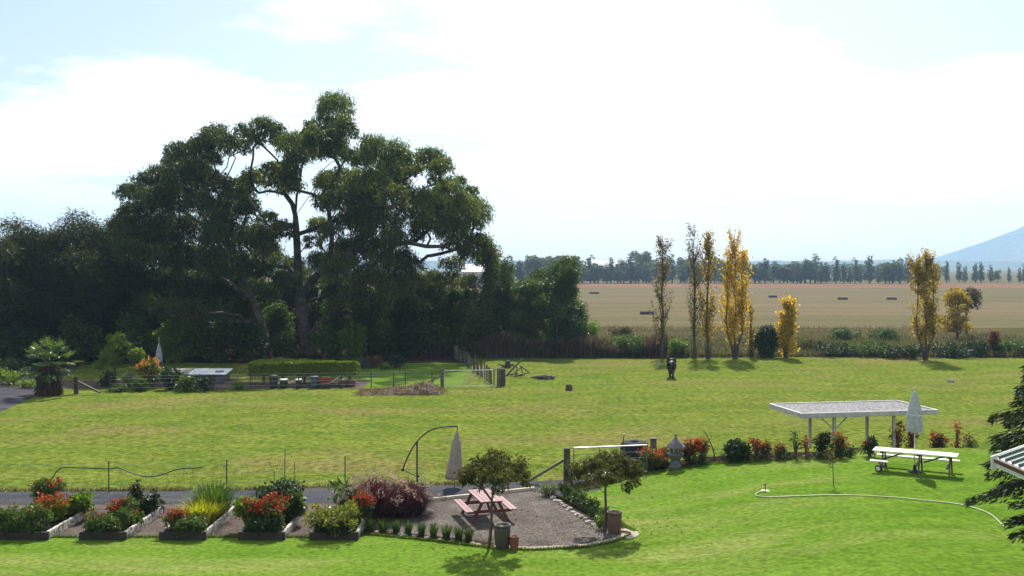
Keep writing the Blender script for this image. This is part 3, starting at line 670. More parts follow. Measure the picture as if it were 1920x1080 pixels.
def grass_clump(name, label, base, n, h, spread, rng, mat, cat='plant', group=None, foot=0.12, w=0.02, plume=None, dome=False):
    t = thing(name, label, cat, base, 0, group); a = rng.uniform(0, 6.283, n); f = rng.random(n) ** 0.5
    root = np.stack([np.cos(a) * f * foot, np.sin(a) * f * foot, np.full(n, -0.01)], -1); hh = h * rng.uniform(0.6, 1.05, n)
    if dome: hh = h * (0.35 + 0.7 * np.sqrt(1 - 0.85 * f * f)) * rng.uniform(0.55, 1.05, n)
    blades_obj('foliage', root, a + rng.normal(size=n) * 0.5, hh, spread * f * rng.uniform(0.5, 1.2, n), w, mat, rng, t)
    if plume:
        m = plume; a = rng.uniform(0, 6.283, m); f = rng.random(m) ** 0.6; root = np.stack([np.cos(a) * f * foot, np.sin(a) * f * foot, np.zeros(m)], -1)
        hh = h * rng.uniform(0.95, 1.3, m) * ((0.5 + 0.5 * np.sqrt(1 - 0.85 * f * f)) if dome else 1); le = spread * f * rng.uniform(0.6, 1.2, m)
        top = root + np.stack([np.cos(a) * le * 0.8, np.sin(a) * le * 0.8, hh * 0.86 - 0.2 * le], -1)
        k = 10; C = np.repeat(top, k, 0) + rng.normal(size=(m * k, 3)) * np.array([0.02, 0.02, 0.05]); a2 = np.repeat(a, k)
        C += np.stack([np.cos(a2), np.sin(a2), -0.3 * np.ones_like(a2)], -1) * rng.uniform(-0.12, 0.14, (m * k, 1))
        d = np.stack([np.cos(a2), np.sin(a2), rng.normal(size=m * k) * 0.6 - 0.2], -1)
        V, Q = leaves(C, d, 0.11, 0.028, rng); link('plumes', np_mesh('plumes', V, Q, tint=np.repeat(rng.random(m * k), 4)), L_plume, t)
    return t
def bush(name, label, base, w, h, leaf, rng, per=900, L=0.10, W=0.05, n=14, cat='shrub', group=None, flowers=None, lift=0.0, droop=0.15, stem=B_twig, depth=None, shell=0.25, upright=False):
    """leafy bush w wide and h high: stems, foliage and flowers"""
    base = Vector(base); t = thing(name, label, cat, base, 0, group); dp = depth or w
    cl = []; n = int(n * 1.6)
    for k in range(n):
        u = unit(1, rng)[0] * rng.random() ** 0.4; r = 0.20 * (w * h) ** 0.5 * rng.uniform(0.5, 1.2)
        z = lift + (h - lift) * (0.5 + 0.5 * u[2]); r = min(r, 0.45 * (h - lift) + 0.02, 0.4 * w)
        cl.append((np.array([u[0] * (w / 2 - r * 0.7), u[1] * (dp / 2 - r * 0.7), min(max(z, lift + r * 0.6), (h - r * 0.75) * rng.uniform(0.78, 1.08))]), r))
    tubes = []
    for c, r in cl:
        a = rng.uniform(0, 6.28); b0 = np.array([math.cos(a) * 0.08 * w, math.sin(a) * 0.08 * w, -0.03]); m = b0 * 0.5 + c * 0.5; m[:2] *= 0.7
        tubes.append(([b0, m, c], [0.012 + 0.008 * h, 0.010 + 0.005 * h, 0.006]))
    V, Q = join_tubes(tubes, 5); link('stems', np_mesh('stems', V, Q, smooth=True), stem, t)
    V, Q, tt = foliage(cl, per, L, W, rng, droop, shell, 0.95, lowcut=-0.75); link('foliage', np_mesh('foliage', V, Q, tint=tt), leaf, t)
    for fl in (flowers or []):
        fm, cnt, size = fl[0], fl[1], fl[2]; xr = fl[3] if len(fl) > 3 else (-1, 1)
        cand = [(c, r) for c, r in cl if c[2] > lift + 0.38 * (h - lift) and xr[0] * w / 2 <= c[0] <= xr[1] * w / 2] or cl[:3]
        C = []
        for k in range(cnt):
            c, r = cand[rng.integers(len(cand))]; u = unit(1, rng)[0]; u[2] = abs(u[2]) * 0.9 + 0.2; C.append(c + u / np.linalg.norm(u) * r * rng.uniform(0.95, 1.3))
        C = np.repeat(np.array(C), 5, 0) + rng.normal(size=(cnt * 5, 3)) * size * 0.5
        V, Q = leaves(C, unit(len(C), rng) + np.array([0, 0, 0.4]), size, size * 0.7, rng); link('flowers', np_mesh('flowers', V, Q, tint=np.repeat(rng.random(len(C)), 4)), fm, t)['kind'] = 'stuff'
    return t
def bush_px(name, label, px, py, wpx, hpx, leaf, seed, dz=0.0, **k):
    b = G(px, py, dz); s = b.y / F; return bush(name, label, b, wpx * s, hpx * s, leaf, rgen(seed), **k)

L_weed = leafmat('weed_leaf', (0.030, 0.036, 0.014), (0.110, 0.092, 0.045), 0.38, 0.6)
# paddock edge: bushes
bush_px('round_bush', 'dense round dark green bush between golden and short yellow poplars', 1438, 670, 54, 56, L_dark, 90, per=900, L=0.16, W=0.10, n=30)
k = 100
for lab, px, py, w, h, lm in [
    ('mid green bush among the brown reeds beside the thinnest grey poplar', 1180, 668, 62, 42, L_mid), ('low brown-green bush at the foot of the broad end tree', 1105, 640, 40, 40, L_bright),
    ('brown weed clump between the reeds and green bush', 1130, 668, 40, 36, L_weed), ('pale green bush between two thin poplars', 1270, 669, 34, 36, L_bright),
    ('dark low bush next after the short yellow poplar on the bank', 1560, 668, 60, 26, L_dark), ('low dark bush halfway along the rough bank', 1630, 668, 70, 30, L_mid),
    ('dark bush against the foot of the olive poplar', 1690, 672, 56, 26, L_dark), ('low dark bush past the olive poplar', 1785, 670, 60, 28, L_dark),
    ('broad low bush under the yellowing round tree', 1830, 668, 50, 30, L_dark), ('grey-green bush at the far end of the rough bank', 1905, 668, 60, 34, L_mid),
    ('low bush beside the short yellow poplar with dry tips', 1515, 660, 40, 24, L_weed), ('upright dark bush set back on the rough bank', 1590, 640, 50, 28, L_mid),
    ('rounded green bush set back behind the rough bank', 1660, 640, 44, 26, L_mid), ('green weed clump at the edge of the brown reeds', 1072, 668, 26, 14, L_bright),
    ('green bush on the bank under the field edge', 1165, 632, 40, 22, L_weed)]:
    bush_px('bank_bush', lab, px, py, w * 1.5, h * .92, lm, k, per=420, L=0.20, W=0.09, n=20, group='bushes on the creek bank'); k += 1
bush_px('red_tipped_shrub', 'upright shrub with red tips at the end of the rough bank', 1868, 668, 26, 50, L_dark, k, per=700, L=0.18, W=0.08, n=12, flowers=[(L_rust, 60, 0.2)]); k += 1

# reeds and rough grass: uncountable
def stuff_blades(name, n, xf, yf, h, lean, w, mat, seed, rag=0.0):
    r = rgen(seed); x = xf(r, n); y = yf(r, n, x); root = np.stack([x, y, ground(x, y) - 0.02], -1)
    o = blades_obj(name, root, r.uniform(0, 6.283, n), h * r.uniform(0.5, 1.15, n) * (1 + rag * np.clip(nz2(x, y * 0, 0.8, seed), -1.6, 1.6)), lean * r.uniform(0.2, 1.2, n), w, mat, r); o['kind'] = 'stuff'; return o
stuff_blades('brown_reeds', 26000, lambda r, n: r.uniform(-9.5, 14.5, n), lambda r, n, x: 94.8 + 4.5 * r.random(n) ** 1.4, 1.75, 0.7, 0.05, L_reed, 130, 0.28)
stuff_blades('dry_bank_grass', 24000, lambda r, n: r.uniform(6, 60, n), lambda r, n, x: 95.0 + 48 * r.random(n) ** 1.5, 0.55, 0.5, 0.05, L_dry, 131)
stuff_blades('green_bank_weeds', 14000, lambda r, n: r.uniform(5, 60, n) + r.normal(size=n), lambda r, n, x: 95.0 + 26 * r.random(n) ** 1.8, 0.8, 0.5, 0.06, leafmat('weed_blade', (0.030, 0.036, 0.012), (0.095, 0.098, 0.034), 0.4, 0.6), 132)
def tuft_xy(r, n, x0, x1, y0, y1):
    y = y0 * (y1 / y0) ** r.random(n); return y
def paddock_x(r, n): return r.random(n)
r = rgen(140); m = 15000; cy = 38.6 * (94 / 38.6) ** (r.random(m)); cx = (r.uniform(-80, 2000, m) - 960) / F * cy
keep = nz2(cx, cy, 0.35, 77) + 0.8 * nz2(cx, cy, 1.1, 78) + r.normal(size=m) * 1.2 > 0.4; cx, cy = cx[keep], cy[keep]; m = len(cx); kk = 9; csz = r.uniform(.5, 1.5, m)
x = np.repeat(cx, kk) + r.normal(size=m * kk) * 0.10 * np.repeat(csz, kk) * 1.6; y = np.repeat(cy, kk) + r.normal(size=m * kk) * 0.09 * np.repeat(csz, kk); sz = np.repeat(csz, kk); tn = np.repeat(r.random(m), kk)
keep = ~((y > 71) & (x < -3.3)); keep &= ~((x > 2.5) & (y < 42.2)); keep &= ~((x < -27.5)); keep &= y > np.interp(x, [-45, -19, -10.7, -6.4, -3, 0, 3.4], [38.1, 38.2, 38.3, 39.0, 39.3, 39.9, 40.6]) + .1
x, y, sz, tn = x[keep], y[keep], sz[keep], tn[keep]; n = len(x); root = np.stack([x, y, ground(x, y)], -1)
o = blades_obj('paddock_tufts', root, r.uniform(0, 6.283, n), 0.065 * sz * r.uniform(0.5, 1.3, n), 0.09 * sz * r.random(n), 0.026, L_turf, r,
               tint=np.clip(tn * .8 + 0.15 * r.normal(size=n) + .1, 0, 1)); o['kind'] = 'stuff'
r = rgen(141); n = 2600; x = r.uniform(-22, 0.2, n); y = np.array([drive_far(v) for v in x]) + 0.05 + np.abs(r.normal(size=n)) * 0.16
o = blades_obj('drive_edge_dry_grass', np.stack([x, y, ground(x, y)], -1), r.uniform(0, 6.283, n), r.uniform(0.06, 0.2, n), r.uniform(0.03, 0.15, n), 0.03, L_dry, r); o['kind'] = 'stuff'

# ------------------------------------------------------------------ far poplar rows across the field
def far_proto(name, label, kind, seed):
    r = rgen(seed); t = thing(name, label, 'tree', (0, 0, 0), 0, 'tree row across the far field')
    if kind == 0: H, cl = 11.5, [(np.array([r.normal() * 0.5 * (1 - f * .5), r.normal() * 0.5, 1.8 + 9.0 * f]), 1.25 * (1.15 - 0.75 * f)) for f in np.linspace(0, 1, 13)]
    elif kind == 1: H, cl = 9, [(np.array([r.normal() * 1.3, r.normal() * 1.3, 2.2 + 6.0 * r.random()]), 1.3) for f in range(16)]
    else: H, cl = 12, [(np.array([r.normal() * 2.4, r.normal() * 2, 5.0 + 6.0 * r.random()]), 1.7) for f in range(22)]
    V, Q = join_tubes([([(0, 0, -0.2), (0.05, 0, H * .3), (0, 0.05, H * .8)], [0.3, 0.22, 0.06])], 5); link('trunk', np_mesh('trunk', V, Q), B_dark, t)
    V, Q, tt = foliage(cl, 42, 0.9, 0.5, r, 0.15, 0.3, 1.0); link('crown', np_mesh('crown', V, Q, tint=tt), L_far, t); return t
protos = [far_proto('far_tree', 'slim hazy poplar in the long row across the far field', 0, 150 + i) for i in range(3)]
protos.append(far_proto('far_tree', 'bushy hazy tree filling the long row across the far field', 1, 160))
protos.append(far_proto('far_tree', 'big rounded hazy tree rising above the long far row', 2, 161))
used = set(); r = random.Random(5)
def put_far(k, px, D, s, sx=1.0):
    x = (px - 960) / F * D; z = gz(x, D)
    if k not in used:
        o = protos[k]; used.add(k); o.location = (x, D, z); o.rotation_euler = (0, 0, r.uniform(0, 6.28)); o.scale = (s * sx, s * sx, s)
    else: o = copy_tree(protos[k], (x, D, z), r.uniform(0, 6.28), (s * sx, s * sx, s))
    return o
px = 1080.0
while px < 1540:
    put_far(r.choice([0, 1, 2, 0, 1, 2, 3]), px, 520 + r.uniform(-8, 8), r.uniform(0.74, 1.3), r.uniform(1.1, 1.9)); px += r.uniform(5, 16)
px = 1540.0
while px < 1765:
    put_far(r.choice([0, 1, 2, 0, 1, 2, 3]), px, 512 + r.uniform(-8, 8), r.uniform(0.7, 1.22), r.uniform(1.0, 1.8)); px += r.uniform(6, 18)
px = 1775.0
while px < 1960:
    put_far(r.choice([0, 1, 2, 2, 3]), px, 540 + r.uniform(-8, 8), r.uniform(0.68, 1.08), r.uniform(0.7, 1.3)); px += r.uniform(8, 24)
px = 900.0
while px < 1085:
    put_far(r.choice([0, 1, 2, 3, 3, 4]), px, 505 + r.uniform(-14, 14), r.uniform(0.95, 1.25), r.uniform(1.2, 1.8)); px += r.uniform(10, 18)
for px, D, s in [(1205, 560, 1.35), (1285, 555, 1.1), (1350, 560, 1.08), (1008, 480, 1.1), (1668, 505, 0.8)]: put_far(4, px, D, s)
o = put_far(4, 1668, 500, 0.85)

# second far belt, dark and bluish, further out
px = 1000.0
while px < 1780:
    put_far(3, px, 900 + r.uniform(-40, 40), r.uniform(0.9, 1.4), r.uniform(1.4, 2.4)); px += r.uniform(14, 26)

# far sheds with pale roofs
W_wall = plain('shed_wall', (0.45, 0.45, 0.45), 0.7); W_roof = plain('pale_metal_roof', (0.75, 0.77, 0.78), 0.4, bump=0)
def far_shed(label, px, D, w, h):
    x = (px - 960) / F * D; t = thing('farm_shed', label, 'shed', (x, D, gz(x, D)), 0.1, 'farm sheds beyond the far trees')
    MB().box((0, 0, h * .35), (w, 9, h * .7)).build('wall', W_wall, t)
    m = MB(); a = w / 2 + .4; m.add([(-a, -5, h * .68), (a, -5, h * .68), (a, 0, h), (-a, 0, h), (a, 5, h * .68), (-a, 5, h * .68)], [(0, 1, 2, 3), (3, 2, 4, 5), (0, 3, 5), (1, 4, 2), (0, 5, 4, 1)]); m.build('roof', W_roof, t)
    MB().box((-w * .2, -4.52, h * .26), (3.2, 0.08, h * .5)).build('door', plain('shed_door', (0.2, 0.21, 0.22)), t)
far_shed('white-roofed shed glimpsed through the slender eucalyptus', 887, 420, 9, 9.4)
far_shed('pale-roofed low shed behind the far poplar row', 1130, 640, 26, 12.5)
# troughs lying in the stubble field
W_trough = plain('trough_timber', (0.045, 0.045, 0.042), 0.8)
def trough(label, px, py, wpx):
    b = G(px, py); w = wpx * b.y / F; t = thing('field_trough', label, 'trough', b, RNG.uniform(-.1, .1), 'long low troughs out in the stubble field'); h = 0.55
    m = MB().box((0, -0.28, h / 2), (w, 0.06, h)).box((0, 0.28, h / 2), (w, 0.06, h)).box((-w / 2 + .03, 0, h / 2), (0.06, .5, h)).box((w / 2 - .03, 0, h / 2), (0.06, .5, h)).box((0, 0, .12), (w - .1, .5, .06)); m.build('tub', W_trough, t)
    for s in (-1, 1): MB().box((s * w * .33, 0, 0.02), (0.15, 0.8, 0.1)).build('skid', W_trough, t)
trough('dark trough nearest the creek bank, beside the thinnest grey poplar', 1213, 590, 26)
for px, py, w in [(1114, 551, 18), (1449, 558, 15), (1580, 562, 18), (1672, 562, 18)]: trough('long low dark trough lying far out in the stubble field', px, py, w)

# ------------------------------------------------------------------ garden beds by the lawn
W_dark = plain('weathered_sleeper', (0.026, 0.021, 0.019), 0.85, var=0.4, scale=3, bscale=25)
W_white = plain('peeling_white_paint', (0.22, 0.19, 0.16), 0.7, var=0.4, scale=7, c2=(0.55, 0.52, 0.47), lo=0.45, hi=0.55)
W_post = plain('grey_fence_timber', (0.095, 0.085, 0.075), 0.85, var=0.4, scale=3, bscale=25)
W_postd = plain('dark_fence_timber', (0.050, 0.045, 0.042), 0.85, var=0.4, scale=3, bscale=25)
S_dark = plain('dark_steel', (0.030, 0.034, 0.032), 0.55, 0.3, var=0.2, bump=0)
S_galv = plain('galvanised_steel', (0.52, 0.54, 0.55), 0.42, 0.6, var=0.12, bump=0)
S_green = plain('dark_green_steel', (0.022, 0.035, 0.030), 0.5, 0.2, var=0.2, bump=0)
bed_lab = ['raised timber bed at the end of the row crowded with green plants and orange-red blooms', 'raised timber bed with white side board and tall dark stalk plant',
           'raised timber bed with white side board holding tall yellow-green grass', 'raised timber bed holding staked climber and bright red flowers', 'raised timber bed overgrown with yellow-green shrubs next to the purple grasses']
beds = []
for k, (xa, xb) in enumerate([(-30, 90), (148, 236), (298, 386), (446, 534), (580, 672)]):
    a = G(xa, 1014); b = G(xb, 1014); cx = (a.x + b.x) / 2; w = b.x - a.x; y0 = a.y; Lb = 3.5
    t = thing('raised_bed', bed_lab[k], 'garden bed', (cx, y0, 0.0), 0, 'raised timber garden beds')
    h = 0.27
    MB().box((0, 0.05, h / 2 - .01), (w, 0.10, h)).build('front_board', W_dark, t, bevel=0.01)
    MB().box((0, Lb - 0.05, h / 2 - .01), (w, 0.10, h)).build('back_board', W_dark, t, bevel=0.01)
    for s in (-1, 1): MB().box((s * (w / 2 - 0.06), Lb / 2, h / 2 + .003), (0.10, Lb - 0.202, h)).build('side_board', W_white, t, bevel=0.012)
    n = 10; V = []; r = rgen(200 + k)
    for i in range(n):
        for j in range(n * 2): V.append(((i / (n - 1) - .5) * (w - .24), .1 + (Lb - .2) * j / (n * 2 - 1), h - .08 + r.uniform(-.02, .02)))
    i = np.arange(n - 1)[:, None] * n * 2; j = np.arange(n * 2 - 1)[None]; Q = np.stack([i + j, i + n * 2 + j, i + n * 2 + j + 1, i + j + 1], -1).reshape(-1, 4)
    link('soil', np_mesh('soil', V, Q, smooth=True), M_soil, t); beds.append((cx, y0, w, h - .09))
def in_bed(k, u, v): return Vector((beds[k][0] + u * beds[k][2], beds[k][1] + v, beds[k][3]))
# bed plants (each plant a thing)
def bb(k, u, v, w, h, leaf, seed, lab, name='bed_plant', **kw):
    kw.setdefault('per', 1500); kw.setdefault('L', 0.11); kw.setdefault('W', 0.06); kw.setdefault('n', 16); kw['flowers'] = [(f[0], max(8, int(f[1] * .72)), f[2]) + tuple(f[3:]) for f in kw.get('flowers') or []]
    return bush(name, lab, in_bed(k, u, v), w * 1.2, h * 1.02, leaf, rgen(seed), **kw)
bb(0, -0.28, 0.7, 1.1, 0.75, L_mid, 210, 'leafy green plant in the end bed by the lawn')
bb(0, 0.20, 0.55, 1.0, 0.75, L_mid, 211, 'low bushy green plant at the front corner of the end bed', flowers=[(L_rust, 20, 0.08)])
bb(0, 0.10, 1.7, 1.1, 0.85, L_bright, 212, 'plant with scattered orange-red flowers mid end bed', flowers=[(L_red, 110, 0.075), (L_orng, 60, 0.1)], name='red_flower_plant')
bb(0, 0.42, 2.6, 0.9, 0.75, L_bright, 213, 'light green leafy plant at the back of the end bed', L=0.15, W=0.09)
bb(0, -0.2, 2.8, 1.2, 1.1, L_mid, 214, 'tall green plant with rusty tips at the back of the end bed', flowers=[(L_rust, 50, 0.12)])
bb(1, -0.30, 0.6, 0.75, 0.55, L_mid, 215, 'small plant with pinkish red tips in the white-sided bed', flowers=[(L_rust, 30, 0.09)])
bb(1, 0.15, 0.6, 1.0, 0.6, L_mid, 216, 'green mound spilling over the front of the dark stalk bed')
bb(1, 0.0, 1.5, 0.95, 0.85, L_mid, 217, 'vivid red flowers on dark leaves below the dark stalk plant', flowers=[(L_red, 130, 0.07, (-1, 0.3))], name='red_flower_plant')
bb(1, 0.20, 2.9, 1.1, 0.75, L_dark, 218, 'dark leafy shrub at the back of the white-sided bed', L=0.14, W=0.08)
bb(1, 0.0, 3.0, 0.5, 1.1, leafmat('dark_purple_leaf', (0.030, 0.018, 0.016), (0.09, 0.05, 0.035), 0.25), 219, 'narrow dark brown stalk plant standing up from the bed', n=10)
bb(1, 0.36, 1.2, 0.5, 0.45, L_mid, 220, 'small red-dotted plant against the white side board', flowers=[(L_rust, 25, 0.08)])
bb(2, -0.25, 0.6, 0.7, 0.6, L_mid, 221, 'low plant with orange-red blooms before the yellow grass', flowers=[(L_red, 50, 0.09), (L_orng, 30, 0.09)], name='red_flower_plant')
bb(2, 0.12, 0.5, 1.0, 0.5, L_mid, 222, 'dark green mound at the front of the yellow grass bed', flowers=[(L_rust, 25, 0.08)])
grass_clump('yellow_grass', 'tall yellow-green grass filling the middle of a raised bed', in_bed(2, 0.08, 1.5), 700, 0.85, 0.6, rgen(223), L_yg, cat='grass', foot=0.45, w=0.03)
grass_clump('yellow_grass', 'green grassy clump behind the yellow-green grass', in_bed(2, 0.12, 2.6), 700, 1.15, 0.6, rgen(224), L_blade, cat='grass', foot=0.5, w=0.03)
bb(3, 0.0, 0.9, 1.3, 0.95, L_mid, 225, 'broad plant covered with vivid red flower spikes in the staked bed', flowers=[(L_red, 420, 0.075)], name='red_flower_plant', n=22)
bb(3, -0.48, 1.1, 0.8, 0.9, L_bright, 226, 'light green leaves spilling over the side of the staked bed', L=0.15, W=0.08, lift=0.1)
bb(3, 0.0, 2.6, 1.65, 1.25, L_dark, 227, 'tall dark green climber around thin stakes', L=0.14, W=0.08, n=24, per=800)
bb(3, 0.42, 1.9, 0.6, 0.9, L_mid, 228, 'green leafy plant hanging over the white board of the staked bed', L=0.15, W=0.08)
for q, (u, v, h, lab) in enumerate([(-0.12, 2.4, 1.5, 'short grey stake inside the climber'), (0.05, 2.9, 2.1, 'tallest thin stake rising out of the climber'), (0.3, 2.7, 1.75, 'thin dark stake at the side of the climber')]):
    p = in_bed(3, u, v); tag(MB().tube([(0, 0, -0.1), (0, 0, h * .5), (0.015, 0, h)], 0.014, 6).build('garden_stake', W_post, None, p), lab, 'stake')
bb(4, -0.05, 0.55, 1.7, 0.80, leafmat('yellow_edged_leaf', (0.055, 0.10, 0.02), (0.20, 0.22, 0.045), 0.42, c3=(0.36, 0.30, 0.09)), 230, 'yellow-green variegated shrub covering the front of its bed', n=26, flowers=[(L_rust, 30, 0.06, (-1, 0))])
bb(4, 0.42, 1.5, 0.75, 0.95, L_mid, 231, 'red flower plant squeezed against the purple grass', flowers=[(L_red, 170, 0.075)], name='red_flower_plant')
bb(4, -0.05, 2.7, 1.1, 1.05, L_blade, 232, 'broad-leaved bright green plant behind the variegated shrub', L=0.32, W=0.13, n=9, per=340, droop=0.05)
for k_, (u_b, lab_) in enumerate([(.05, 'low green plant trailing over the front board of the end bed'), (-.05, 'low green plant trailing over the board below the red flowers'), (.1, 'low green plant trailing over the front of the yellow grass bed'), (.05, 'dark green plant trailing over the front of the staked bed'), (-.1, 'dark low foliage hiding the front board of the variegated shrub bed')]):
    bush('trailing_plant', lab_, in_bed(k_, u_b, 0.16), 1.4, 0.5, L_dark if k_ > 2 else L_mid, rgen(600 + k_), per=1900, L=.09, W=.05, n=20, depth=.55, droop=.45)
# purple fountain grasses
p = G(703, 972); grass_clump('fountain_grass', 'large purple fountain grass with pale arching plumes beside the patio', p, 4200, 1.5, 0.85, rgen(240), L_purple, cat='grass', foot=0.62, w=0.02, plume=110, dome=True)
p = G(762, 964); grass_clump('fountain_grass', 'smaller darker purple fountain grass with few plumes', p, 3600, 1.25, 0.75, rgen(241), L_purple, cat='grass', foot=0.55, w=0.02, plume=28, dome=True)
def rock(label, p, s, seed, mat, group=None, name='rock'):
    r = rgen(seed); me = bpy.data.meshes.new(name); import bmesh
    bm = bmesh.new(); bmesh.ops.create_icosphere(bm, subdivisions=2, radius=0.5)
    for v in bm.verts:
        d = v.co.normalized(); f = 1 + 0.22 * math.sin(d.x * 4 + seed) * math.cos(d.y * 5 + seed * 2) + 0.12 * math.sin(d.z * 7 + seed * 3 + d.x * 5); v.co = Vector((v.co.x * s[0] * f, v.co.y * s[1] * f, max(v.co.z, -0.32) * s[2] * f))
    bm.to_mesh(me); bm.free(); o = link(name, me, mat, None, (p[0], p[1], p[2] + s[2] * 0.26)); o.rotation_euler = (0, 0, r.uniform(0, 6)); return tag(o, label, 'rock', group)
R_pale = plain('pale_rock', (0.33, 0.285, 0.235), 0.85, var=0.35, scale=6, bscale=18); R_dark = plain('dark_rock', (0.16, 0.135, 0.115), 0.9, var=0.3, scale=6, bscale=18)
R_grey = plain('grey_rock', (0.27, 0.25, 0.23), 0.9, var=0.3, scale=5, bscale=15)
rock('flat grey stone lying at the foot of the smaller purple grass', G(793, 964), (0.75, 0.35, 0.22), 3, R_grey)
# strappy tufts along the front of the patio, with stones between
tp = [(692, 1003), (718, 1004), (743, 1006), (765, 1008), (790, 1011), (813, 1014), (837, 1017), (860, 1020), (879, 1022)]
for q, (px, py) in enumerate(tp):
    b = G(px, py - 5); grass_clump('strappy_tuft', 'small dark strappy tuft in the row along the patio edge by the lawn', b, 110, 0.52, 0.22, rgen(250 + q), L_strap, group='tufts edging the patio', foot=0.09, w=0.028)
for q, (px, py) in enumerate([(706, 1000), (732, 1001), (752, 1004), (757, 1006), (778, 1008), (801, 1011), (826, 1015), (848, 1018), (886, 1021), (894, 1024)]):
    rock('pale stone between the strappy tufts edging the patio', G(px, py), (RNG.uniform(.2, .36), .16, .12), 20 + q, R_pale if q % 3 != 1 else R_dark, 'stones between the patio tufts')
# shrub row and stones on the right of the patio
for q in range(10):
    f = q / 9; px, py = 1052 + f * 76, 934 + f * 54; b = G(px + 6, py - 2)
    bush('border_plant', 'slim dark upright shrub in the row between patio and raised lawn', b, 0.42, 0.62 + 0.12 * math.sin(q * 2.3), L_strap, rgen(270 + q), per=2600, L=0.10, W=0.045, n=8, group='shrub row beside the patio', droop=0.05)
for q in range(12):
    f = q / 11; px, py = 1040 + f * 84, 936 + f * 56; rock('pale stone in the line edging the patio shrub row', G(px - 3, py), (RNG.uniform(.22, .46), RNG.uniform(.15, .24), RNG.uniform(.10, .18)), 50 + q, R_pale if q % 4 else R_grey, 'stones along the patio shrub row')
bush_px('yellow_shrub', 'yellow-green little shrub at the foot of the potted corner tree', 1124, 993, 22, 34, L_bright, 290, per=2200, L=0.08, W=0.04, n=8)
bush_px('grey_shrub', 'low silvery green shrub at the back corner of the patio', 1027, 930, 52, 26, leafmat('silver_leaf', (0.09, 0.12, 0.07), (0.22, 0.25, 0.15), 0.35), 291, per=1800, L=0.10, W=0.04, n=16)
bush_px('grey_shrub', 'spindly pale shrub against the big gate post', 1072, 912, 26, 58, leafmat('silver_leaf', (0.09, 0.12, 0.07), (0.22, 0.25, 0.15), 0.35), 292, per=900, L=0.10, W=0.04, n=10)
# pavers along the patio's front edge
W_paver = plain('cream_paver', (0.33, 0.28, 0.215), 0.85, var=0.2, scale=4); pm = MB().box((0, 0, 0), (0.205, 0.24, 0.06)).mesh('paver'); pm.materials.append(W_paver)
def paver_row(path, off):
    pts = [Vector((a, b, 0)) for a, b in path]; d = 0; seg = []
    for a, b in zip(pts, pts[1:]): seg.append((d, a, b)); d += (b - a).length
    s = 0.11
    while s < d:
        for d0, a, b in seg:
            if d0 <= s <= d0 + (b - a).length:
                e = (b - a).normalized(); p = a + e * (s - d0) + Vector((-e.y, e.x, 0)) * off; o = link('paver', pm, None, patio, (p.x, p.y, gz(p.x, p.y) + 0.022 + RNG.uniform(-.004, .004))); o.rotation_euler = (0, 0, math.atan2(e.y, e.x) + RNG.normal() * .03); break
        s += 0.218
xx = np.linspace(G(925, 1030).x, x1p - 0.02, 60); paver_row([(x, front(x)) for x in xx], 0.10)
c0 = G(1158, 1004)
paver_row([(c0.x + 0.55 * math.cos(a), c0.y + 0.55 * math.sin(a)) for a in np.linspace(-1.2, 1.9, 20)], 0)
W_edge = plain('cream_timber', (0.50, 0.43, 0.32), 0.8, var=0.2, scale=3)
a, b = G(802, 941), G(1002, 919); e = MB(); e.beam((a.x, a.y, .06), (b.x, b.y, .06), 0.12, 0.13); tag(e.build('edging_board', W_edge, bevel=0.01), 'long cream timber edging between patio gravel and drive', 'edging')

# pots
T_dark = plain('dark_glazed_pot', (0.050, 0.042, 0.036), 0.45, var=0.3, scale=5); T_terra = plain('terracotta', (0.17, 0.062, 0.036), 0.7, var=0.3, scale=5); T_brown = plain('brown_pot', (0.105, 0.062, 0.043), 0.6, var=0.3, scale=5)
def pot(label, px, py, wpx, hpx, mat, name='plant_pot'):
    b = G(px, py); s = b.y / F; R = wpx * s / 2; H = hpx * s; t = thing(name, label, 'pot', b)
    MB().lathe([(R * .76, 0), (R * .80, 0.03), (R * .93, H * .45), (R * .96, H * .8), (R * .9, H * .88), (R * 0.82, H * .90), (R * 0.78, H * .82)], n=24).build('body', mat, t, smooth=True)
    MB().lathe([(R * .9, H * .88), (R * 1.0, H * .90), (R * 1.02, H * .96), (R, H), (R * .86, H), (R * .82, H * .9)], n=24).build('rim', mat, t, smooth=True)
    MB().lathe([(R * .77, H * .80), (R * .4, H * .84), (0.01, H * .85)], n=16).build('soil', M_soil, t)
pot('large dark pot beside the front patio tree', 942, 1029, 32, 46, T_dark); pot('small terracotta pot tucked against the large dark pot', 964, 1031, 18, 26, T_terra)
pot('brown pot on the round pavers at the raised lawn corner', 1152, 999, 29, 40, T_brown)
# patio trees: weeping standards
def standard_tree(label, px, py, ctr, rx, ry, seed):
    b = G(px, py); D = b.y; r = rgen(seed); s = D / F; cl = []
    for k in range(120):
        a = r.uniform(0, 6.283); f = r.random() ** 0.45; dx, dy = math.cos(a) * f, math.sin(a) * f; z = (1 - f * f) * 0.35 + 0.45 * r.normal() * (1 - f) + (0.35 * r.random() if r.random() < .2 else 0) - 0.85 * f * f * r.random() + 0.12
        c = np.array([ (ctr[0] - 960) / F * D + dx * (rx * s - .05), D + dy * (rx * s - .05), CAM_H - (ctr[1] - HOR) * s + z * ry * s]); cl.append((c, r.uniform(0.09, 0.20)))
    hub = P(ctr[0], ctr[1] + ry * .35, D)
    tr = [b, b.lerp(hub, .35) + Vector((.02, 0, 0)), b.lerp(hub, .7) + Vector((-.02, 0, 0)), hub]
    return tree('patio_tree', label, 'tree', b, tr, cl, 0.042, B_dark, L_plum, r, per=1750, L=0.12, W=0.045, droop=0.42, shell=0.05, wander=0.08, r_tip=0.007, sides=6, lowcut=-1)
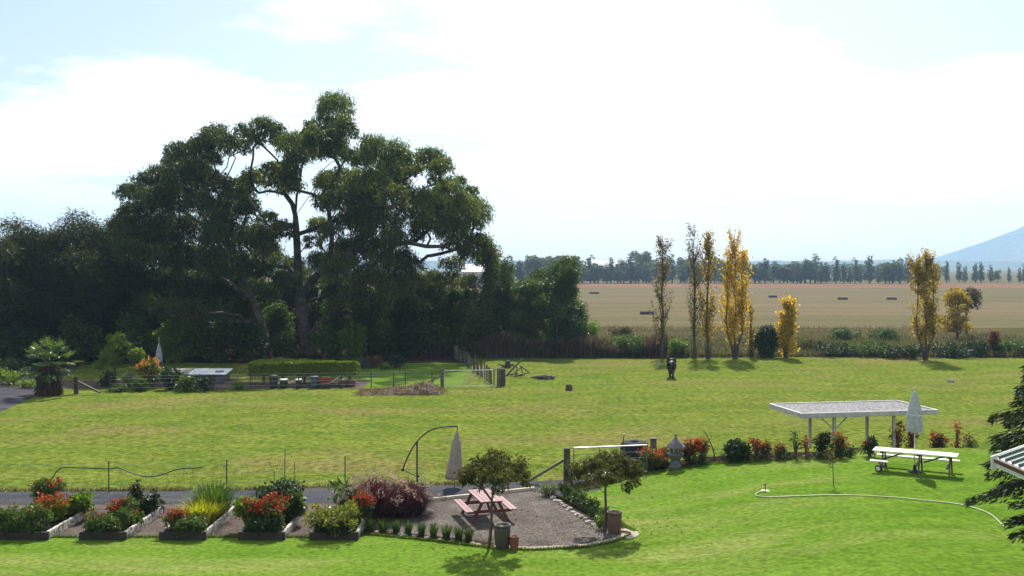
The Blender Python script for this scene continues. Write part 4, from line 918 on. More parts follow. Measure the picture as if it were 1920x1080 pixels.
standard_tree('weeping bronze-leaved standard tree next to the large dark pot', 917, 1026, (926, 886), 68, 42, 300)
standard_tree('weeping bronze-leaved standard tree in front of the metal gate', 1134, 999, (1137, 880), 68, 38, 301)
# drip: branchlet sprigs of the first tree reach higher on the right
# ------------------------------------------------------------------ picnic tables
W_pink = plain('glare_red_timber', (0.165, 0.052, 0.056), 0.5, var=0.25, scale=4, bscale=20, c2=(0.25, 0.10, 0.105)); W_pinkd = plain('red_timber_frame', (0.13, 0.035, 0.032), 0.7, var=0.25, scale=4)  # planks coloured paler and pinker than the frame to imitate glare
t = thing('picnic_table', 'red timber picnic table with glare-pink planks on the gravel patio', 'picnic table', (-0.92, 34.3, gz(-.9, 34.3) + .012), math.radians(16))
Lt = 1.9
for k in range(5): MB().box(((k - 2) * 0.152, 0, 0.735), (0.142, Lt, 0.04)).build('tabletop_plank', W_pink, t, bevel=0.005)
for s in (-1, 1):
    for k in range(2): MB().box((s * (0.68 + k * 0.135), 0, 0.435), (0.128, Lt, 0.04)).build('bench_plank', W_pink, t, bevel=0.005)
for s in (-1, 1):
    y = s * 0.68
    MB().box((0, y, 0.685), (0.72, 0.05, 0.09)).build('top_rail', W_pinkd, t); MB().box((0, y, 0.37), (1.55, 0.05, 0.10)).build('bench_rail', W_pinkd, t)
    for q in (-1, 1): MB().beam((q * 0.27, y + s * .047, 0.70), (q * 0.62, y + s * .047, 0.0), 0.10, 0.045, up=(0, 1, 0)).build('leg', W_pinkd, t)
    MB().beam((0, y - s * .03, 0.40), (0, s * 0.12, 0.70), 0.07, 0.045).build('brace', W_pinkd, t)
W_tw = plain('white_table_top', (0.68, 0.68, 0.66), 0.45, var=0.18, scale=5, bump=0.2); W_tf = plain('dark_table_frame', (0.075, 0.055, 0.045), 0.7, var=0.3)
# long white table with wheels
a = G(1652, 881); bb_ = G(1782, 893); mid = G(1716, 886); ang = math.atan2(G(1782, 891).y - G(1662, 880).y, G(1782, 891).x - G(1662, 880).x)
t = thing('picnic_table', 'long white-topped picnic table with wheels and closed umbrella through it', 'picnic table', mid, ang); Lt = 2.9
for k in range(5): MB().box((0, (k - 2) * 0.155, 0.755), (Lt, 0.15, 0.04)).build('tabletop_plank', W_tw, t, bevel=0.005)
for s in (-1, 1): 
    for k in range(2): MB().box((0 if s > 0 else -Lt / 2 + .28, s * (0.62 + k * .14), 0.44), (Lt if s > 0 else .62, 0.132, 0.04)).build('bench_plank', W_tw, t, bevel=0.005)
for x in (-1.15, 0.12, 1.15):
    MB().box((x, 0, 0.70), (0.06, 0.72, 0.08)).build('top_rail', W_tf, t); MB().box((x, 0, 0.385), (0.06, 1.48, 0.07)).build('bench_rail', W_tf, t)
    for q in (-1, 1): MB().beam((x + .055, q * 0.22, 0.71), (x + .055, q * 0.52, 0.0), 0.09, 0.05, up=(1, 0, 0)).build('leg', W_tf, t)
for x0, x1 in ((-1.1, -0.35), (0.3, 1.05)): MB().beam((x0, 0, 0.40), (x1, 0, 0.71), 0.07, 0.05).build('brace', W_tf, t)
for q in (-1, 1):
    w = MB(); w.lathe([(0.06, -.025), (0.115, -.025), (0.125, 0), (0.115, .025), (0.06, .025)], n=20); o = w.build('wheel', plain('black_rubber', (0.03, 0.03, 0.03), 0.8), t, (-1.22, q * 0.52, 0.125), smooth=True); o.rotation_euler = (math.radians(90), 0, 0)
    MB().lathe([(0.02, -.034), (0.075, -.028), (0.075, .028), (0.02, .034)], n=16).build('hub', W_tw, o)
def umbrella_closed(label, base, H, cb, ct, R, mat, name='closed_umbrella', pole=S_galv, stand=True):
    t = thing(name, label, 'umbrella', base); MB().tube([(0, 0, 0), (0, 0, H)], 0.022, 8).build('pole', pole, t)
    n = 32; prof = [(0.0, R * .90), (0.10, R * 1.0), (0.35, R * .92), (0.6, R * .74), (0.85, R * .42), (0.96, R * .2), (1.0, 0.03)]; V = []; F_ = []
    for f, rr in prof:
        for i in range(n):
            a = 2 * math.pi * i / n; k = 1 + 0.24 * math.cos(a * 8 + f * 1.5) * (1 - f * .5); V.append((rr * k * math.cos(a), rr * k * math.sin(a), cb + (ct - cb) * f - (0.05 * math.cos(a * 8) if f == 0 else 0)))
    for j in range(len(prof) - 1):
        for i in range(n): F_.append((j * n + i, j * n + (i + 1) % n, (j + 1) * n + (i + 1) % n, (j + 1) * n + i))
    m = MB(); m.V = V; m.F = F_; m.F.append(tuple((len(prof) - 1) * n + i for i in range(n))); m.F.append(tuple(range(n))[::-1]); m.build('canopy', mat, t, smooth=True)
    MB().lathe([(0.03, 0), (0.035, 0.03), (0.012, 0.09)], (0, 0, H - .02), n=10).build('finial', pole, t)
    MB().lathe([(R * .98, cb + (ct - cb) * .42 - .04), (R * .96, cb + (ct - cb) * .42 + .02)], n=20).build('strap', pole, t)
    if stand: MB().lathe([(0.24, 0), (0.24, 0.06), (0.08, 0.10), (0.04, 0.3)], n=18).build('stand', S_dark, t, smooth=True)
    return t
C_white = plain('white_canvas', (0.36, 0.38, 0.42), 0.8, var=0.12, scale=8); C_beige = plain('beige_canvas', (0.27, 0.22, 0.185), 0.85, var=0.15, scale=8); C_grey = plain('grey_canvas', (0.27, 0.29, 0.33), 0.85, var=0.12)
umbrella_closed('closed white umbrella standing through the long white table', (mid.x - .02, mid.y, mid.z), 3.1, 1.5, 3.02, 0.27, C_white)
# cantilever umbrella at the fence
base = G(782, 915); D = base.y; t = thing('cantilever_umbrella', 'closed beige umbrella hanging from curved dark cantilever arm by the drive', 'umbrella', base)
lp = lambda px, py: tuple(P(px, py, D) - base)
MB().tube([(0, 0, -.05), lp(782, 828)], 0.032, 8).build('post', S_green, t); MB().box((0, 0, 0.03), (0.9, 0.1, 0.06)).box((0, 0, 0.03), (0.1, 0.9, 0.062)).build('base', S_dark, t)
MB().tube(spline([lp(755, 881), lp(764, 858), lp(781, 829), lp(805, 808), lp(830, 801), lp(858, 799)], 6), 0.028, 8).build('arm', S_green, t)
MB().tube([lp(755, 880), lp(770, 888), lp(783, 894)], 0.018, 6).build('strut', S_green, t); MB().box(lp(755, 881), (0.10, 0.08, 0.1)).build('counterweight', S_green, t)
c = MB().lathe([(.05, -.03), (.05, .03)], (0, 0, 0), 10).build('crank', S_green, t, lp(784, 893)); c.rotation_euler = (math.radians(90), 0, 0)
MB().tube([lp(858, 799), lp(857, 810)], 0.02, 6).tube([lp(852, 890), lp(852, 913)], 0.016, 6).build('hanger', S_green, t)
top = Vector(lp(857, 806)); bot = Vector(lp(852, 897)); n = 32; m = MB()
prof = [(0, .30), (.06, .31), (.3, .24), (.55, .19), (.74, .17), (.8, .11), (.9, .075), (1, .02)]
for f, rr in prof:
    c = bot.lerp(top, f)
    for i in range(n): a = 2 * math.pi * i / n; k = 1 + .18 * math.cos(a * 8 + f) * (1 - .6 * f); m.V.append((c.x + rr * k * math.cos(a), c.y + rr * k * math.sin(a), c.z + (0.05 * math.sin(a * 8) if f == 0 else 0)))
for j in range(len(prof) - 1):
    for i in range(n): m.F.append((j * n + i, j * n + (i + 1) % n, (j + 1) * n + (i + 1) % n, (j + 1) * n + i))
m.F.append(tuple(range(n))[::-1]); m.build('canopy', C_beige, t, smooth=True)

# ------------------------------------------------------------------ wire fence along the drive with a hose hung on it
fx = [(204, 924, 865), (425, 922, 862), (647, 917, 855), (-12, 926, 868)]
f0 = G(425, 922); t = thing('wire_fence', 'thin dark steel picket wire fence along the gravel drive', 'fence', f0); tops = []
for px, py, ty in sorted(fx):
    b = G(px, py); h = (py - ty) / F * b.y; MB().beam(tuple(b - f0 - Vector((0, 0, .1))), (b.x - f0.x, b.y - f0.y, b.z + h - f0.z), 0.035, 0.03).build('post', S_dark, t); tops.append((b, h))
for z in (0.35, 0.7, 1.05):
    MB().tube([(b.x - f0.x, b.y - f0.y - .03, b.z - f0.z + z) for b, h in tops], 0.0035, 4).build('wire', S_galv, t)
D = tops[1][0].y
hp = [(70, 927, .02), (92, 905, .1), (112, 879, .1), (140, 877, .05), (204, 879, -.05), (222, 877, -.05), (245, 886, -.03), (268, 893, -.03), (290, 893, -.03), (310, 888, 0), (332, 880, 0), (360, 878, 0), (382, 876, 0)]
hb = P(70, 927, D); o = MB().tube([tuple(q - hb) for q in spline([P(a, b, D + d) for a, b, d in hp], 6)], 0.022, 7).build('garden_hose', S_green, None, hb, smooth=True); tag(o, 'dark green hose draped along the wire fence', 'hose')

# ------------------------------------------------------------------ field gate at the raised lawn
g0 = G(1063, 909); t = thing('gate_post', 'tall dark strainer post with diagonal stay by the metal gate', 'post', g0); s = g0.y / F; hp_ = (909 - 840) * s
MB().lathe([(0.14, -.1), (0.13, hp_ * .5), (0.125, hp_ - .02), (0.10, hp_)], n=12).build('post', W_postd, t, smooth=False)
e_ = P(985, 893, g0.y) - g0; MB().beam((-.08, 0, (909 - 862) * s), (e_.x, 0.1, 0.05), 0.10, 0.09).build('stay', W_post, t)
MB().lathe([(0.12, 0), (0.13, 0.04), (0.05, 0.12)], (0.02, -.25, 0), n=12).build('foot_stone', R_pale, t)
D = g0.y + .1; gt = thing('farm_gate', 'galvanised tube farm gate behind the corner patio tree', 'gate', g0 + Vector((0.25, .1, 0)))
A = P(1076, 840, D); B_ = P(1213, 834.5, D + 1.2); o_ = Vector(gt.location)
S_dk2 = plain('dull_steel', (.13, .135, .14), .6, .4, bump=0)
def gp(f, z): return (A.lerp(B_, f) - o_) + Vector((0, 0, z))
MB().tube([gp(0, 0), gp(1, 0)], 0.028, 8).build('top_rail', S_galv, gt); MB().tube([gp(0, -1.05), gp(1, -1.05)], 0.024, 8).build('bottom_rail', S_galv, gt)
for f in (0, .34, .68, 1): MB().tube([gp(f, 0), gp(f, -1.05)], 0.018, 8).build('stile', S_dk2, gt)
for z in (-.26, -.5, -.72, -.9): MB().tube([gp(0, z), gp(1, z)], 0.010, 6).build('rail', S_dk2, gt)
b = G(1225, 868); h = (868 - 836) * b.y / F + .0; t = thing('gate_post', 'short square grey post at the latch end of the metal gate', 'post', b); MB().box((0, 0, .46), (.24, .24, 1.12)).build('post', W_post, t, bevel=.02); MB().box((0, 0, 1.035), (.27, .27, .03)).build('cap', W_post, t)
# round trough and bent pipe behind the gate
b = Vector((P(1190, 850, 43.6).x, 43.6, gz(5.3, 43.6))); t = thing('water_trough', 'dark ribbed round water tank behind the metal gate', 'tank', b)
MB().lathe([(.56, 0), (.58, .1), (.55, .14), (.58, .2), (.58, .42), (.55, .46), (.58, .5), (.58, .62), (.54, .66), (.58, .70), (.58, .8), (.5, .86), (.2, .88)], n=28).build('tank', plain('black_tank', (.028, .03, .032), .9, spec=.1), t, smooth=False)
MB().lathe([(.16, .86), (.16, .93), (.02, .95)], n=14).build('lid', plain('black_tank', (.028, .03, .032), .9, spec=.1), t)
b = Vector((P(1166, 840, 43.0).x, 43.0, gz(4.7, 43))); t = thing('standpipe', 'bent thin standpipe with pale knob rising behind the gate', 'pipe', b); sD = 43 / F
q = lambda px, py: tuple(P(px, py, 43.0) - b); MB().tube(spline([(q(1163, 850)[0], 0, -.05), q(1164, 838), q(1168, 828), q(1170, 816)], 5), 0.02, 7).build('pipe', S_dark, t); MB().lathe([(.02, 0), (.05, .03), (.05, .07), (.02, .1)], q(1170, 817), n=10).build('knob', S_galv, t)

# ------------------------------------------------------------------ stone lantern
R_con = plain('weathered_concrete', (0.115, 0.115, 0.122), .85, var=.25, scale=6, bscale=22); b = G(1267, 879); s = b.y / F; H = 66 * s; t = thing('stone_lantern', 'grey concrete pagoda garden lantern among red shrubs', 'lantern', b, .2)
r_ = 13.5 * s
MB().lathe([(r_ * .95, -.03), (r_ * .95, H * .08), (r_ * .8, H * .10), (r_ * .78, H * .24)], n=6).build('base', R_con, t)
MB().lathe([(r_ * .62, H * .24), (r_ * .9, H * .32), (r_ * 1.22, H * .40), (r_ * 1.22, H * .44), (r_ * .85, H * .46)], n=6).build('platform', R_con, t)
for k in range(6): a = math.pi / 3 * k; MB().box((r_ * .72 * math.cos(a), r_ * .72 * math.sin(a), H * .515), (r_ * .26, r_ * .3, H * .13), rz=a).build('pillar', R_con, t)
MB().lathe([(r_ * .30, H * .455), (r_ * .30, H * .575)], n=6).build('core', R_con, t)
MB().lathe([(r_ * .9, H * .57), (r_ * 1.42, H * .60), (r_ * 1.38, H * .64), (r_ * .95, H * .74), (r_ * .5, H * .82), (r_ * .2, H * .88), (r_ * .14, H * .90)], n=6).build('roof', R_con, t)
MB().lathe([(r_ * .12, H * .89), (r_ * .12, H * .94), (r_ * .28, H * .96), (r_ * .2, H * .985), (r_ * .05, H)], n=8).build('finial', R_con, t)
# ------------------------------------------------------------------ border shrubs on the raised lawn's edge
def brd(name, lab, px, py, w, h, leaf, seed, **k):
    k.setdefault('per', 1200); k.setdefault('L', .11); k.setdefault('W', .06); k.setdefault('n', 14); k['flowers'] = [(f[0], max(8, int(f[1] * .6)), f[2] * .85) + tuple(f[3:]) for f in k.get('flowers') or []]; b = G(px, py); b.y += .35; s = b.y / F; b.z = gz(b.x, b.y); return bush(name, lab, b, w * s, h * s, leaf, rgen(seed), group='shrubs along the raised lawn border', **k)
brd('red_shrub', 'low orange-red shrub spreading between corner tree and stone lantern', 1222, 884, 62, 40, L_mid, 320, flowers=[(L_orng, 130, .11), (L_red, 50, .1)], n=20)
brd('red_shrub', 'orange shrub leaf mass touching the stone lantern', 1246, 879, 26, 36, L_mid, 321, flowers=[(L_orng, 60, .1)])
brd('red_shrub', 'bright orange-red shrub between stone lantern and bare leaning stick', 1292, 874, 34, 44, L_mid, 322, flowers=[(L_orng, 130, .11), (L_red, 60, .1)])
brd('red_shrub', 'red-leaved shrub beneath the bare leaning stick', 1318, 872, 34, 44, L_mid, 323, flowers=[(L_red, 110, .11), (L_orng, 80, .11)])
brd('round_bush', 'rounded glossy green bush alone on the lawn border', 1388, 868, 54, 40, L_dark, 324, L=.13, W=.07, n=22, per=1500)
brd('rusty_shrub', 'twiggy rust-brown shrub next to the rounded green bush', 1422, 866, 26, 46, L_rust, 325, per=500, lift=.3)
brd('dark_shrub', 'dark flat-topped shrub with orange leaf tuft', 1438, 866, 36, 36, L_dark, 326, flowers=[(L_orng, 30, .11, (-1, .1))], lift=.25, n=10)
brd('red_shrub', 'small orange-tipped shrub next to the flat-topped dark shrub', 1466, 865, 26, 32, L_mid, 327, flowers=[(L_orng, 60, .1)])
brd('rose_bush', 'sparse leggy rose bush with few leaves beside the bare rust-red stems', 1497, 864, 26, 62, L_mid, 328, per=330, lift=.35, n=9)
brd('rusty_shrub', 'bare rust-red stems in front of the shelter post', 1516, 863, 18, 56, L_rust, 329, per=420, n=9)
brd('dark_shrub', 'tall dark bush with rusty tips below the shelter', 1549, 863, 40, 56, L_dark, 330, flowers=[(L_rust, 40, .1)], n=16)
brd('red_shrub', 'orange-red flowered shrub below the braced shelter post', 1582, 862, 36, 44, L_mid, 331, flowers=[(L_orng, 80, .1), (L_red, 30, .09)])
brd('round_bush', 'little round dark bush between flowered shrub and dark rose', 1600, 860, 16, 22, L_dark, 332, n=8)
brd('dark_shrub', 'dark leafy bush at the wheel end of the white table', 1636, 860, 34, 40, L_dark, 333, flowers=[(L_rust, 20, .1, (-1, 0))])
brd('red_shrub', 'tall orange-red stems behind the white table', 1690, 858, 34, 74, L_rust, 334, per=500, flowers=[(L_orng, 70, .1)], n=14)
brd('rusty_shrub', 'rust-red upright shrub directly behind the closed white umbrella', 1716, 857, 24, 62, L_rust, 335, per=1000, n=12)
brd('red_shrub', 'round red-leaved bush past the far end of the white table', 1768, 856, 34, 44, L_dark, 336, flowers=[(L_orng, 90, .11), (L_red, 40, .1)])
brd('rusty_shrub', 'tall thin rusty stems beside the round red-leaved bush', 1800, 855, 24, 70, L_rust, 337, per=260, n=9, flowers=[(L_orng, 16, .09)])
brd('dark_shrub', 'low mixed green and rust shrub close to the conifer', 1828, 854, 36, 36, L_mid, 338, per=500, flowers=[(L_rust, 30, .1)])
for q in range(12):
    px = 1200 + q * 56; py = float(np.interp(px, [1200, 1270, 1330, 1400, 1560, 1700, 1850], [890, 879, 870, 867, 861, 855, 851])); brd('ground_cover_plant', 'low dark ground cover plant at the front of the lawn border', px, py - 1, 46, 12, L_dark, 340 + q, n=9, per=2200, L=.08, W=.05)
b = G(1338, 868); b.y += .4; b.z = gz(b.x, b.y); D = b.y; q = lambda px, py: tuple(P(px, py, D) - b); t = thing('dead_stick', 'bare leaning dead branch beside the red-leaved shrub', 'branch', b)
MB().tube(spline([(q(1340, 868)[0], 0, -.05), q(1338, 846), q(1330, 826), q(1320, 808)], 6), np.linspace(.035, .014, 19), 7).build('stem', B_dark, t); MB().tube([q(1330, 826), q(1336, 815)], [.015, .006], 5).build('twig', B_dark, t); MB().tube([q(1321, 810), q(1313, 806)], [.012, .005], 5).build('twig', B_dark, t)
# sapling with stake on the lawn, sprinkler and hose
b = G(1563, 912); D = b.y; t = thing('sapling', 'thin staked sapling standing alone on the raised lawn', 'tree', b); q = lambda px, py: tuple(P(px, py, D) - b)
MB().tube([(0, 0, -.05), q(1562, 885), q(1560, 850)], [.016, .014, .008], 6).build('trunk', B_dark, t)
r = rgen(360); C = np.array([q(1558 + r.normal() * 4, 852 + r.normal() * 12) for _ in range(90)]) + r.normal(size=(90, 3)) * [.03, .12, .03]; V, Q = leaves(C, unit(90, r), .10, .05, r); link('crown', np_mesh('crown', V, Q, tint=np.repeat(r.random(90), 4)), L_plum, t)
MB().box(q(1558, 869), (.12, .01, .07)).build('tag', W_white, t)
b = G(1435, 921); t = thing('lawn_sprinkler', 'small upright lawn sprinkler on pale base at the hose end', 'sprinkler', b)
MB().lathe([(.16, .005), (.16, .03), (.05, .05)], n=14).build('base', W_edge, t); MB().tube([(0, 0, .03), (0, 0, .24)], .018, 8).build('riser', S_dark, t); MB().box((0, 0, .25), (.13, .03, .03)).build('head', S_dark, t)
hpts = [G(a, c, .035) for a, c in [(1434, 921), (1422, 923), (1417, 928), (1425, 931), (1450, 932), (1500, 930), (1560, 928.5), (1620, 929.5), (1680, 933), (1740, 939), (1800, 946), (1840, 957), (1862, 968), (1885, 990)]]
hb = hpts[0]; o = MB().tube([tuple(Vector((p.x, p.y, gz(p.x, p.y) + .04)) - hb) for p in spline(hpts, 8)],   .018, 8).build('lawn_hose', plain('pale_hose', (.40, .40, .24), .4, var=.15), None, hb, smooth=True); tag(o, 'pale garden hose snaking over the raised lawn to the sprinkler', 'hose')

# ------------------------------------------------------------------ open shelter beyond the border
W_sh = plain('shelter_paint', (.42, .40, .36), .6, var=.1); W_shw = plain('white_trim', (.38, .38, .365), .6, var=.22, scale=2.5, bump=.2)
zr = 2.12; c0 = Vector((12.45, 43.55, 0)); ang = math.radians(10.5); t = thing('open_shelter', 'flat-roofed open shelter on four posts behind the lawn border', 'shelter', c0, ang); Wd, Dp = 6.5, 3.3
M_roof = plain('lichen_roof_sheet', (.115, .118, .125), .8, var=.5, scale=11, c2=(.30, .30, .31), lo=.42, hi=.62, detail=8)
rib = [];
for k in range(22):
    y0 = .12 + k * (Dp - .24) / 22; MB().box((Wd / 2, y0 + .07, zr + .012 + .008 * (k % 2)), (Wd - .24, (Dp - .24) / 22 - .002, .02)).build('roof_sheet', M_roof, t)
MB().box((Wd / 2, .05, zr - .04), (Wd, .10, .22)).build('fascia', W_shw, t, bevel=.01); MB().box((Wd / 2, Dp - .05, zr - .04), (Wd, .10, .22)).build('fascia', W_shw, t)
for x in (.05, Wd - .05): MB().box((x, Dp / 2, zr - .038), (.10, Dp - .202, .214)).build('fascia', W_shw, t)
for y in (.45, 2.7): MB().box((Wd / 2, y, zr - .10), (Wd - .21, .08, .16)).build('beam', W_sh, t)
for x in (1.75, 4.6):
    for y in (.45, 2.7):
        p = Matrix.Rotation(ang, 3, 'Z') @ Vector((x, y, 0)) + c0; z0 = gz(p.x, p.y)
        MB().box((x, y, (zr - .18 + z0 - .1) / 2), (.11, .11, zr - .18 - z0 + .1)).build('post', W_sh, t)
        if x < 2 and y < 1:
            for sg in (-1, 1): MB().beam((x + sg * .04, y, zr - .75), (x + sg * .62, y, zr - .19), .05, .05).build('brace', W_sh, t)
# ------------------------------------------------------------------ building corner on the right, conifer behind it
W_gutter = plain('brown_gutter', (.075, .035, .028), .5, var=.15, bump=0); W_roofg = plain('pale_green_roof', (.62, .68, .64), .3, var=.06, bump=0, spec=.6); W_ribg = plain('roof_rib_shadow_green', (.06, .11, .085), .5, var=.1, bump=0); W_wallw = plain('painted_wall', (.62, .62, .62), .7, var=.06)  # ribs coloured dark to paint in the shadow lines on the roof
zc = 4.45; Dn = (CAM_H - zc) * F / (858 - HOR); cor = Vector(((1868 - 960) / F * Dn, Dn, 0)); zg = gz(cor.x, cor.y)
t = thing('garden_building', 'corner of a building roof with ribbed pale green sheeting and brown gutter', 'building', (cor.x, cor.y, zg), math.radians(-2)); zl = zc - zg; RL, RW = 7.0, 4.0; sl = 0.37
# the gutter runs along local -y (towards the house), the roof climbs along local +x to a ridge
m = MB(); m.add([(0, 0, zl), (0, -RL, zl), (RW, -RL, zl + RW * sl), (RW, 0, zl + RW * sl), (0, 0, zl - .03), (0, -RL, zl - .03), (RW, -RL, zl + RW * sl - .03), (RW, 0, zl + RW * sl - .03)], [(0, 1, 2, 3), (7, 6, 5, 4), (0, 4, 5, 1), (1, 5, 6, 2), (2, 6, 7, 3), (3, 7, 4, 0)]); m.build('roof_sheet', W_roofg, t)
m = MB(); m.add([(RW, 0, zl + RW * sl), (RW, -RL, zl + RW * sl), (2 * RW, -RL, zl), (2 * RW, 0, zl), (RW, 0, zl + RW * sl - .03), (RW, -RL, zl + RW * sl - .03), (2 * RW, -RL, zl - .03), (2 * RW, 0, zl - .03)], [(0, 1, 2, 3), (7, 6, 5, 4), (0, 4, 5, 1), (1, 5, 6, 2), (2, 6, 7, 3), (3, 7, 4, 0)]); m.build('roof_sheet', W_roofg, t)
k = .12
while k < RL:
    MB().beam((0.0, -k, zl + .028), (RW - .02, -k, zl + RW * sl + .02), .05, .07).build('roof_rib', W_ribg, t); k += .30
MB().box((-.05, -RL / 2 - .06, zl - .04), (.10, RL - .12, .085)).build('gutter', W_gutter, t); MB().box((.02, -RL / 2, zl - .125), (.04, RL, .17)).build('fascia', W_wallw, t)
m = MB(); m.add([(-.10, .0, zl + .02), (RW, .0, zl + RW * sl + .03), (RW, .0, zl + RW * sl - .26), (.35, .0, zl - .10), (-.10, .0, zl - .26), (-.10, .04, zl + .02), (RW, .04, zl + RW * sl + .03), (RW, .04, zl + RW * sl - .26), (.35, .04, zl - .10), (-.10, .04, zl - .26)], [(4, 3, 2, 1, 0), (5, 6, 7, 8, 9), (0, 1, 6, 5), (1, 2, 7, 6), (2, 3, 8, 7), (3, 4, 9, 8), (4, 0, 5, 9)]); m.build('barge_board', W_wallw, t)
MB().box((RW, -RL / 2 - .2, (zl - .05) / 2), (2 * RW - 2.4, RL - 1.4, zl - .1)).build('wall', W_wallw, t); MB().box((1.18, -2.5, 1.9), (.06, 1.4, 1.1)).build('window', plain('dark_glass', (.02, .025, .03), .08, bump=0), t)
MB().box((1.18, -4.6, 1.0), (.06, .9, 2.0)).build('door', W_gutter, t)

def conifer(label, base, H, R, seed, n=90):
    r = rgen(seed); t = thing('conifer_tree', label, 'tree', base); tubes = [([(0, 0, -.1), (0, 0, H * .5), (0, 0, H)], [.22, .14, .02])]; C = []; Dv = []; Ls = []
    for k in range(n):
        f = (k + r.random()) / n; z = .9 + (H - 1.1) * f; a = k * 2.399 + r.normal() * .3; ln = R * (1 - f) ** .8 * min(1, .30 + f * 2.6) * 1.25 * r.uniform(.72, 1.05) + .15
        m = 12; s = np.linspace(0, 1, m); bx_ = math.cos(a) * ln * s; by_ = math.sin(a) * ln * s; bz = z + ln * (.18 * s - .50 * s ** 2 + .16 * s ** 3)
        pts = np.stack([bx_, by_, bz], -1); tubes.append((pts, np.linspace(.035, .006, m)))
        q = int(380 * (.35 + ln / R)); u = r.random(q) ** .75; i = u * (m - 1); i0 = np.minimum(i.astype(int), m - 2); fr = (i - i0)[:, None]; p = pts[i0] * (1 - fr) + pts[i0 + 1] * fr
        side = r.uniform(-1, 1, q)[:, None] * np.array([[-math.sin(a), math.cos(a), 0]]); wd = (.10 + .46 * (1 - u) * min(1, ln))[:, None]
        p = p + side * wd; p[:, 2] -= np.abs(side[:, 0] + side[:, 1]) * .12 + r.random(q) * .08
        C.append(p); Dv.append(np.array([math.cos(a), math.sin(a), -.75]) * .8 + side * .6 + unit(q, r) * .35)
    V, Q = join_tubes(tubes, 5); link('trunk', np_mesh('trunk', V, Q, smooth=True), B_dark, t); C = np.concatenate(C); Dv = np.concatenate(Dv); s = r.uniform(.6, 1.3, len(C)); V, Q = leaves(C, Dv, .17 * s, .035 * s, r)
    link('crown', np_mesh('crown', V, Q, tint=np.repeat(r.random(len(C)), 4)), L_con, t); return t
Dc = 24.5; bx_ = (2022 - 960) / F * Dc; conifer('dark drooping conifer behind the corner of the ribbed roof', (bx_, Dc, gz(bx_, Dc)), 7.6, 2.5, 400, n=150)

# ------------------------------------------------------------------ the paddock: horse, debris, fences
import bmesh
def skinned(name, pts, edges, mat, parent=None, sub=2, root=0):
    me = bpy.data.meshes.new(name); me.from_pydata([p[0] for p in pts], edges, []); o = link(name, me, mat, parent)
    m = o.modifiers.new('skin', 'SKIN'); m.use_smooth_shade = True
    for i, v in enumerate(me.skin_vertices[0].data): v.radius = (pts[i][1], pts[i][1] if len(pts[i]) < 3 else pts[i][2]); v.use_root = (i == root)
    s = o.modifiers.new('subd', 'SUBSURF'); s.levels = sub; s.render_levels = sub; return o
hb = G(1259, 709); t = thing('horse', 'dark bay horse grazing in the paddock with its rump turned this way', 'horse', hb, math.radians(-10)); H_coat = plain('dark_bay_coat', (.022, .016, .013), .45, var=.3, scale=3, bump=.05); H_hair = plain('black_horsehair', (.010, .009, .009), .55, bump=.2, bscale=60)
# x right, y forward (away), z up
hp = [((0, -.02, 1.17), .36, .36), ((0, -.36, 1.14), .36, .34), ((0, .38, 1.06), .37, .38), ((0, .80, 1.08), .34, .37), ((0, 1.12, 1.12), .24, .31),
      ((0, 1.45, .98), .16, .24), ((0, 1.75, .66), .13, .19), ((0, 1.92, .40), .12, .17), ((0, 1.86, .22), .10, .11), ((0, 1.82, .08), .08, .08), ((0, -.60, 1.08), .24, .22), ((0, -.70, 1.04), .10, .10)]
ed = [(1, 0), (0, 2), (2, 3), (3, 4), (4, 5), (5, 6), (6, 7), (7, 8), (8, 9), (1, 10), (10, 11)]
for sx in (-1, 1):
    k = len(hp); hp += [((sx * .17, -.40, .92), .24, .26), ((sx * .15, -.30, .70), .16, .18), ((sx * .125, -.48, .48), .085, .10), ((sx * .115, -.46, .26), .062, .065), ((sx * .115, -.42, .11), .07, .07), ((sx * .115, -.38, .0), .085, .085)]
    ed += [(1, k), (k, k + 1), (k + 1, k + 2), (k + 2, k + 3), (k + 3, k + 4), (k + 4, k + 5)]
    k = len(hp); hp += [((sx * .15, .95, .84), .17, .19), ((sx * .13, .98, .62), .10, .11), ((sx * .12, .97, .44), .08, .085), ((sx * .12, .98, .24), .058, .06), ((sx * .12, 1.0, .10), .066, .066), ((sx * .12, 1.03, .0), .08, .08)]
    ed += [(3, k), (k, k + 1), (k + 1, k + 2), (k + 2, k + 3), (k + 3, k + 4), (k + 4, k + 5)]
skinned('body', hp, ed, H_coat, t)
skinned('tail', [((0, -.66, 1.22), .05), ((0, -.80, 1.08), .08), ((0, -.82, .80), .09), ((0, -.78, .50), .065), ((0, -.76, .36), .02)], [(0, 1), (1, 2), (2, 3), (3, 4)], H_hair, t)
skinned('mane', [((0, 1.18, 1.40), .03, .05), ((0, 1.45, 1.16), .03, .05), ((0, 1.74, .84), .03, .05)], [(0, 1), (1, 2)], H_hair, t)
for sx in (-1, 1): m = MB(); m.lathe([(.035, 0), (.04, .05), (.004, .15)], (sx * .07, 1.80, .58), n=8); m.build('ear', H_coat, t, smooth=True)
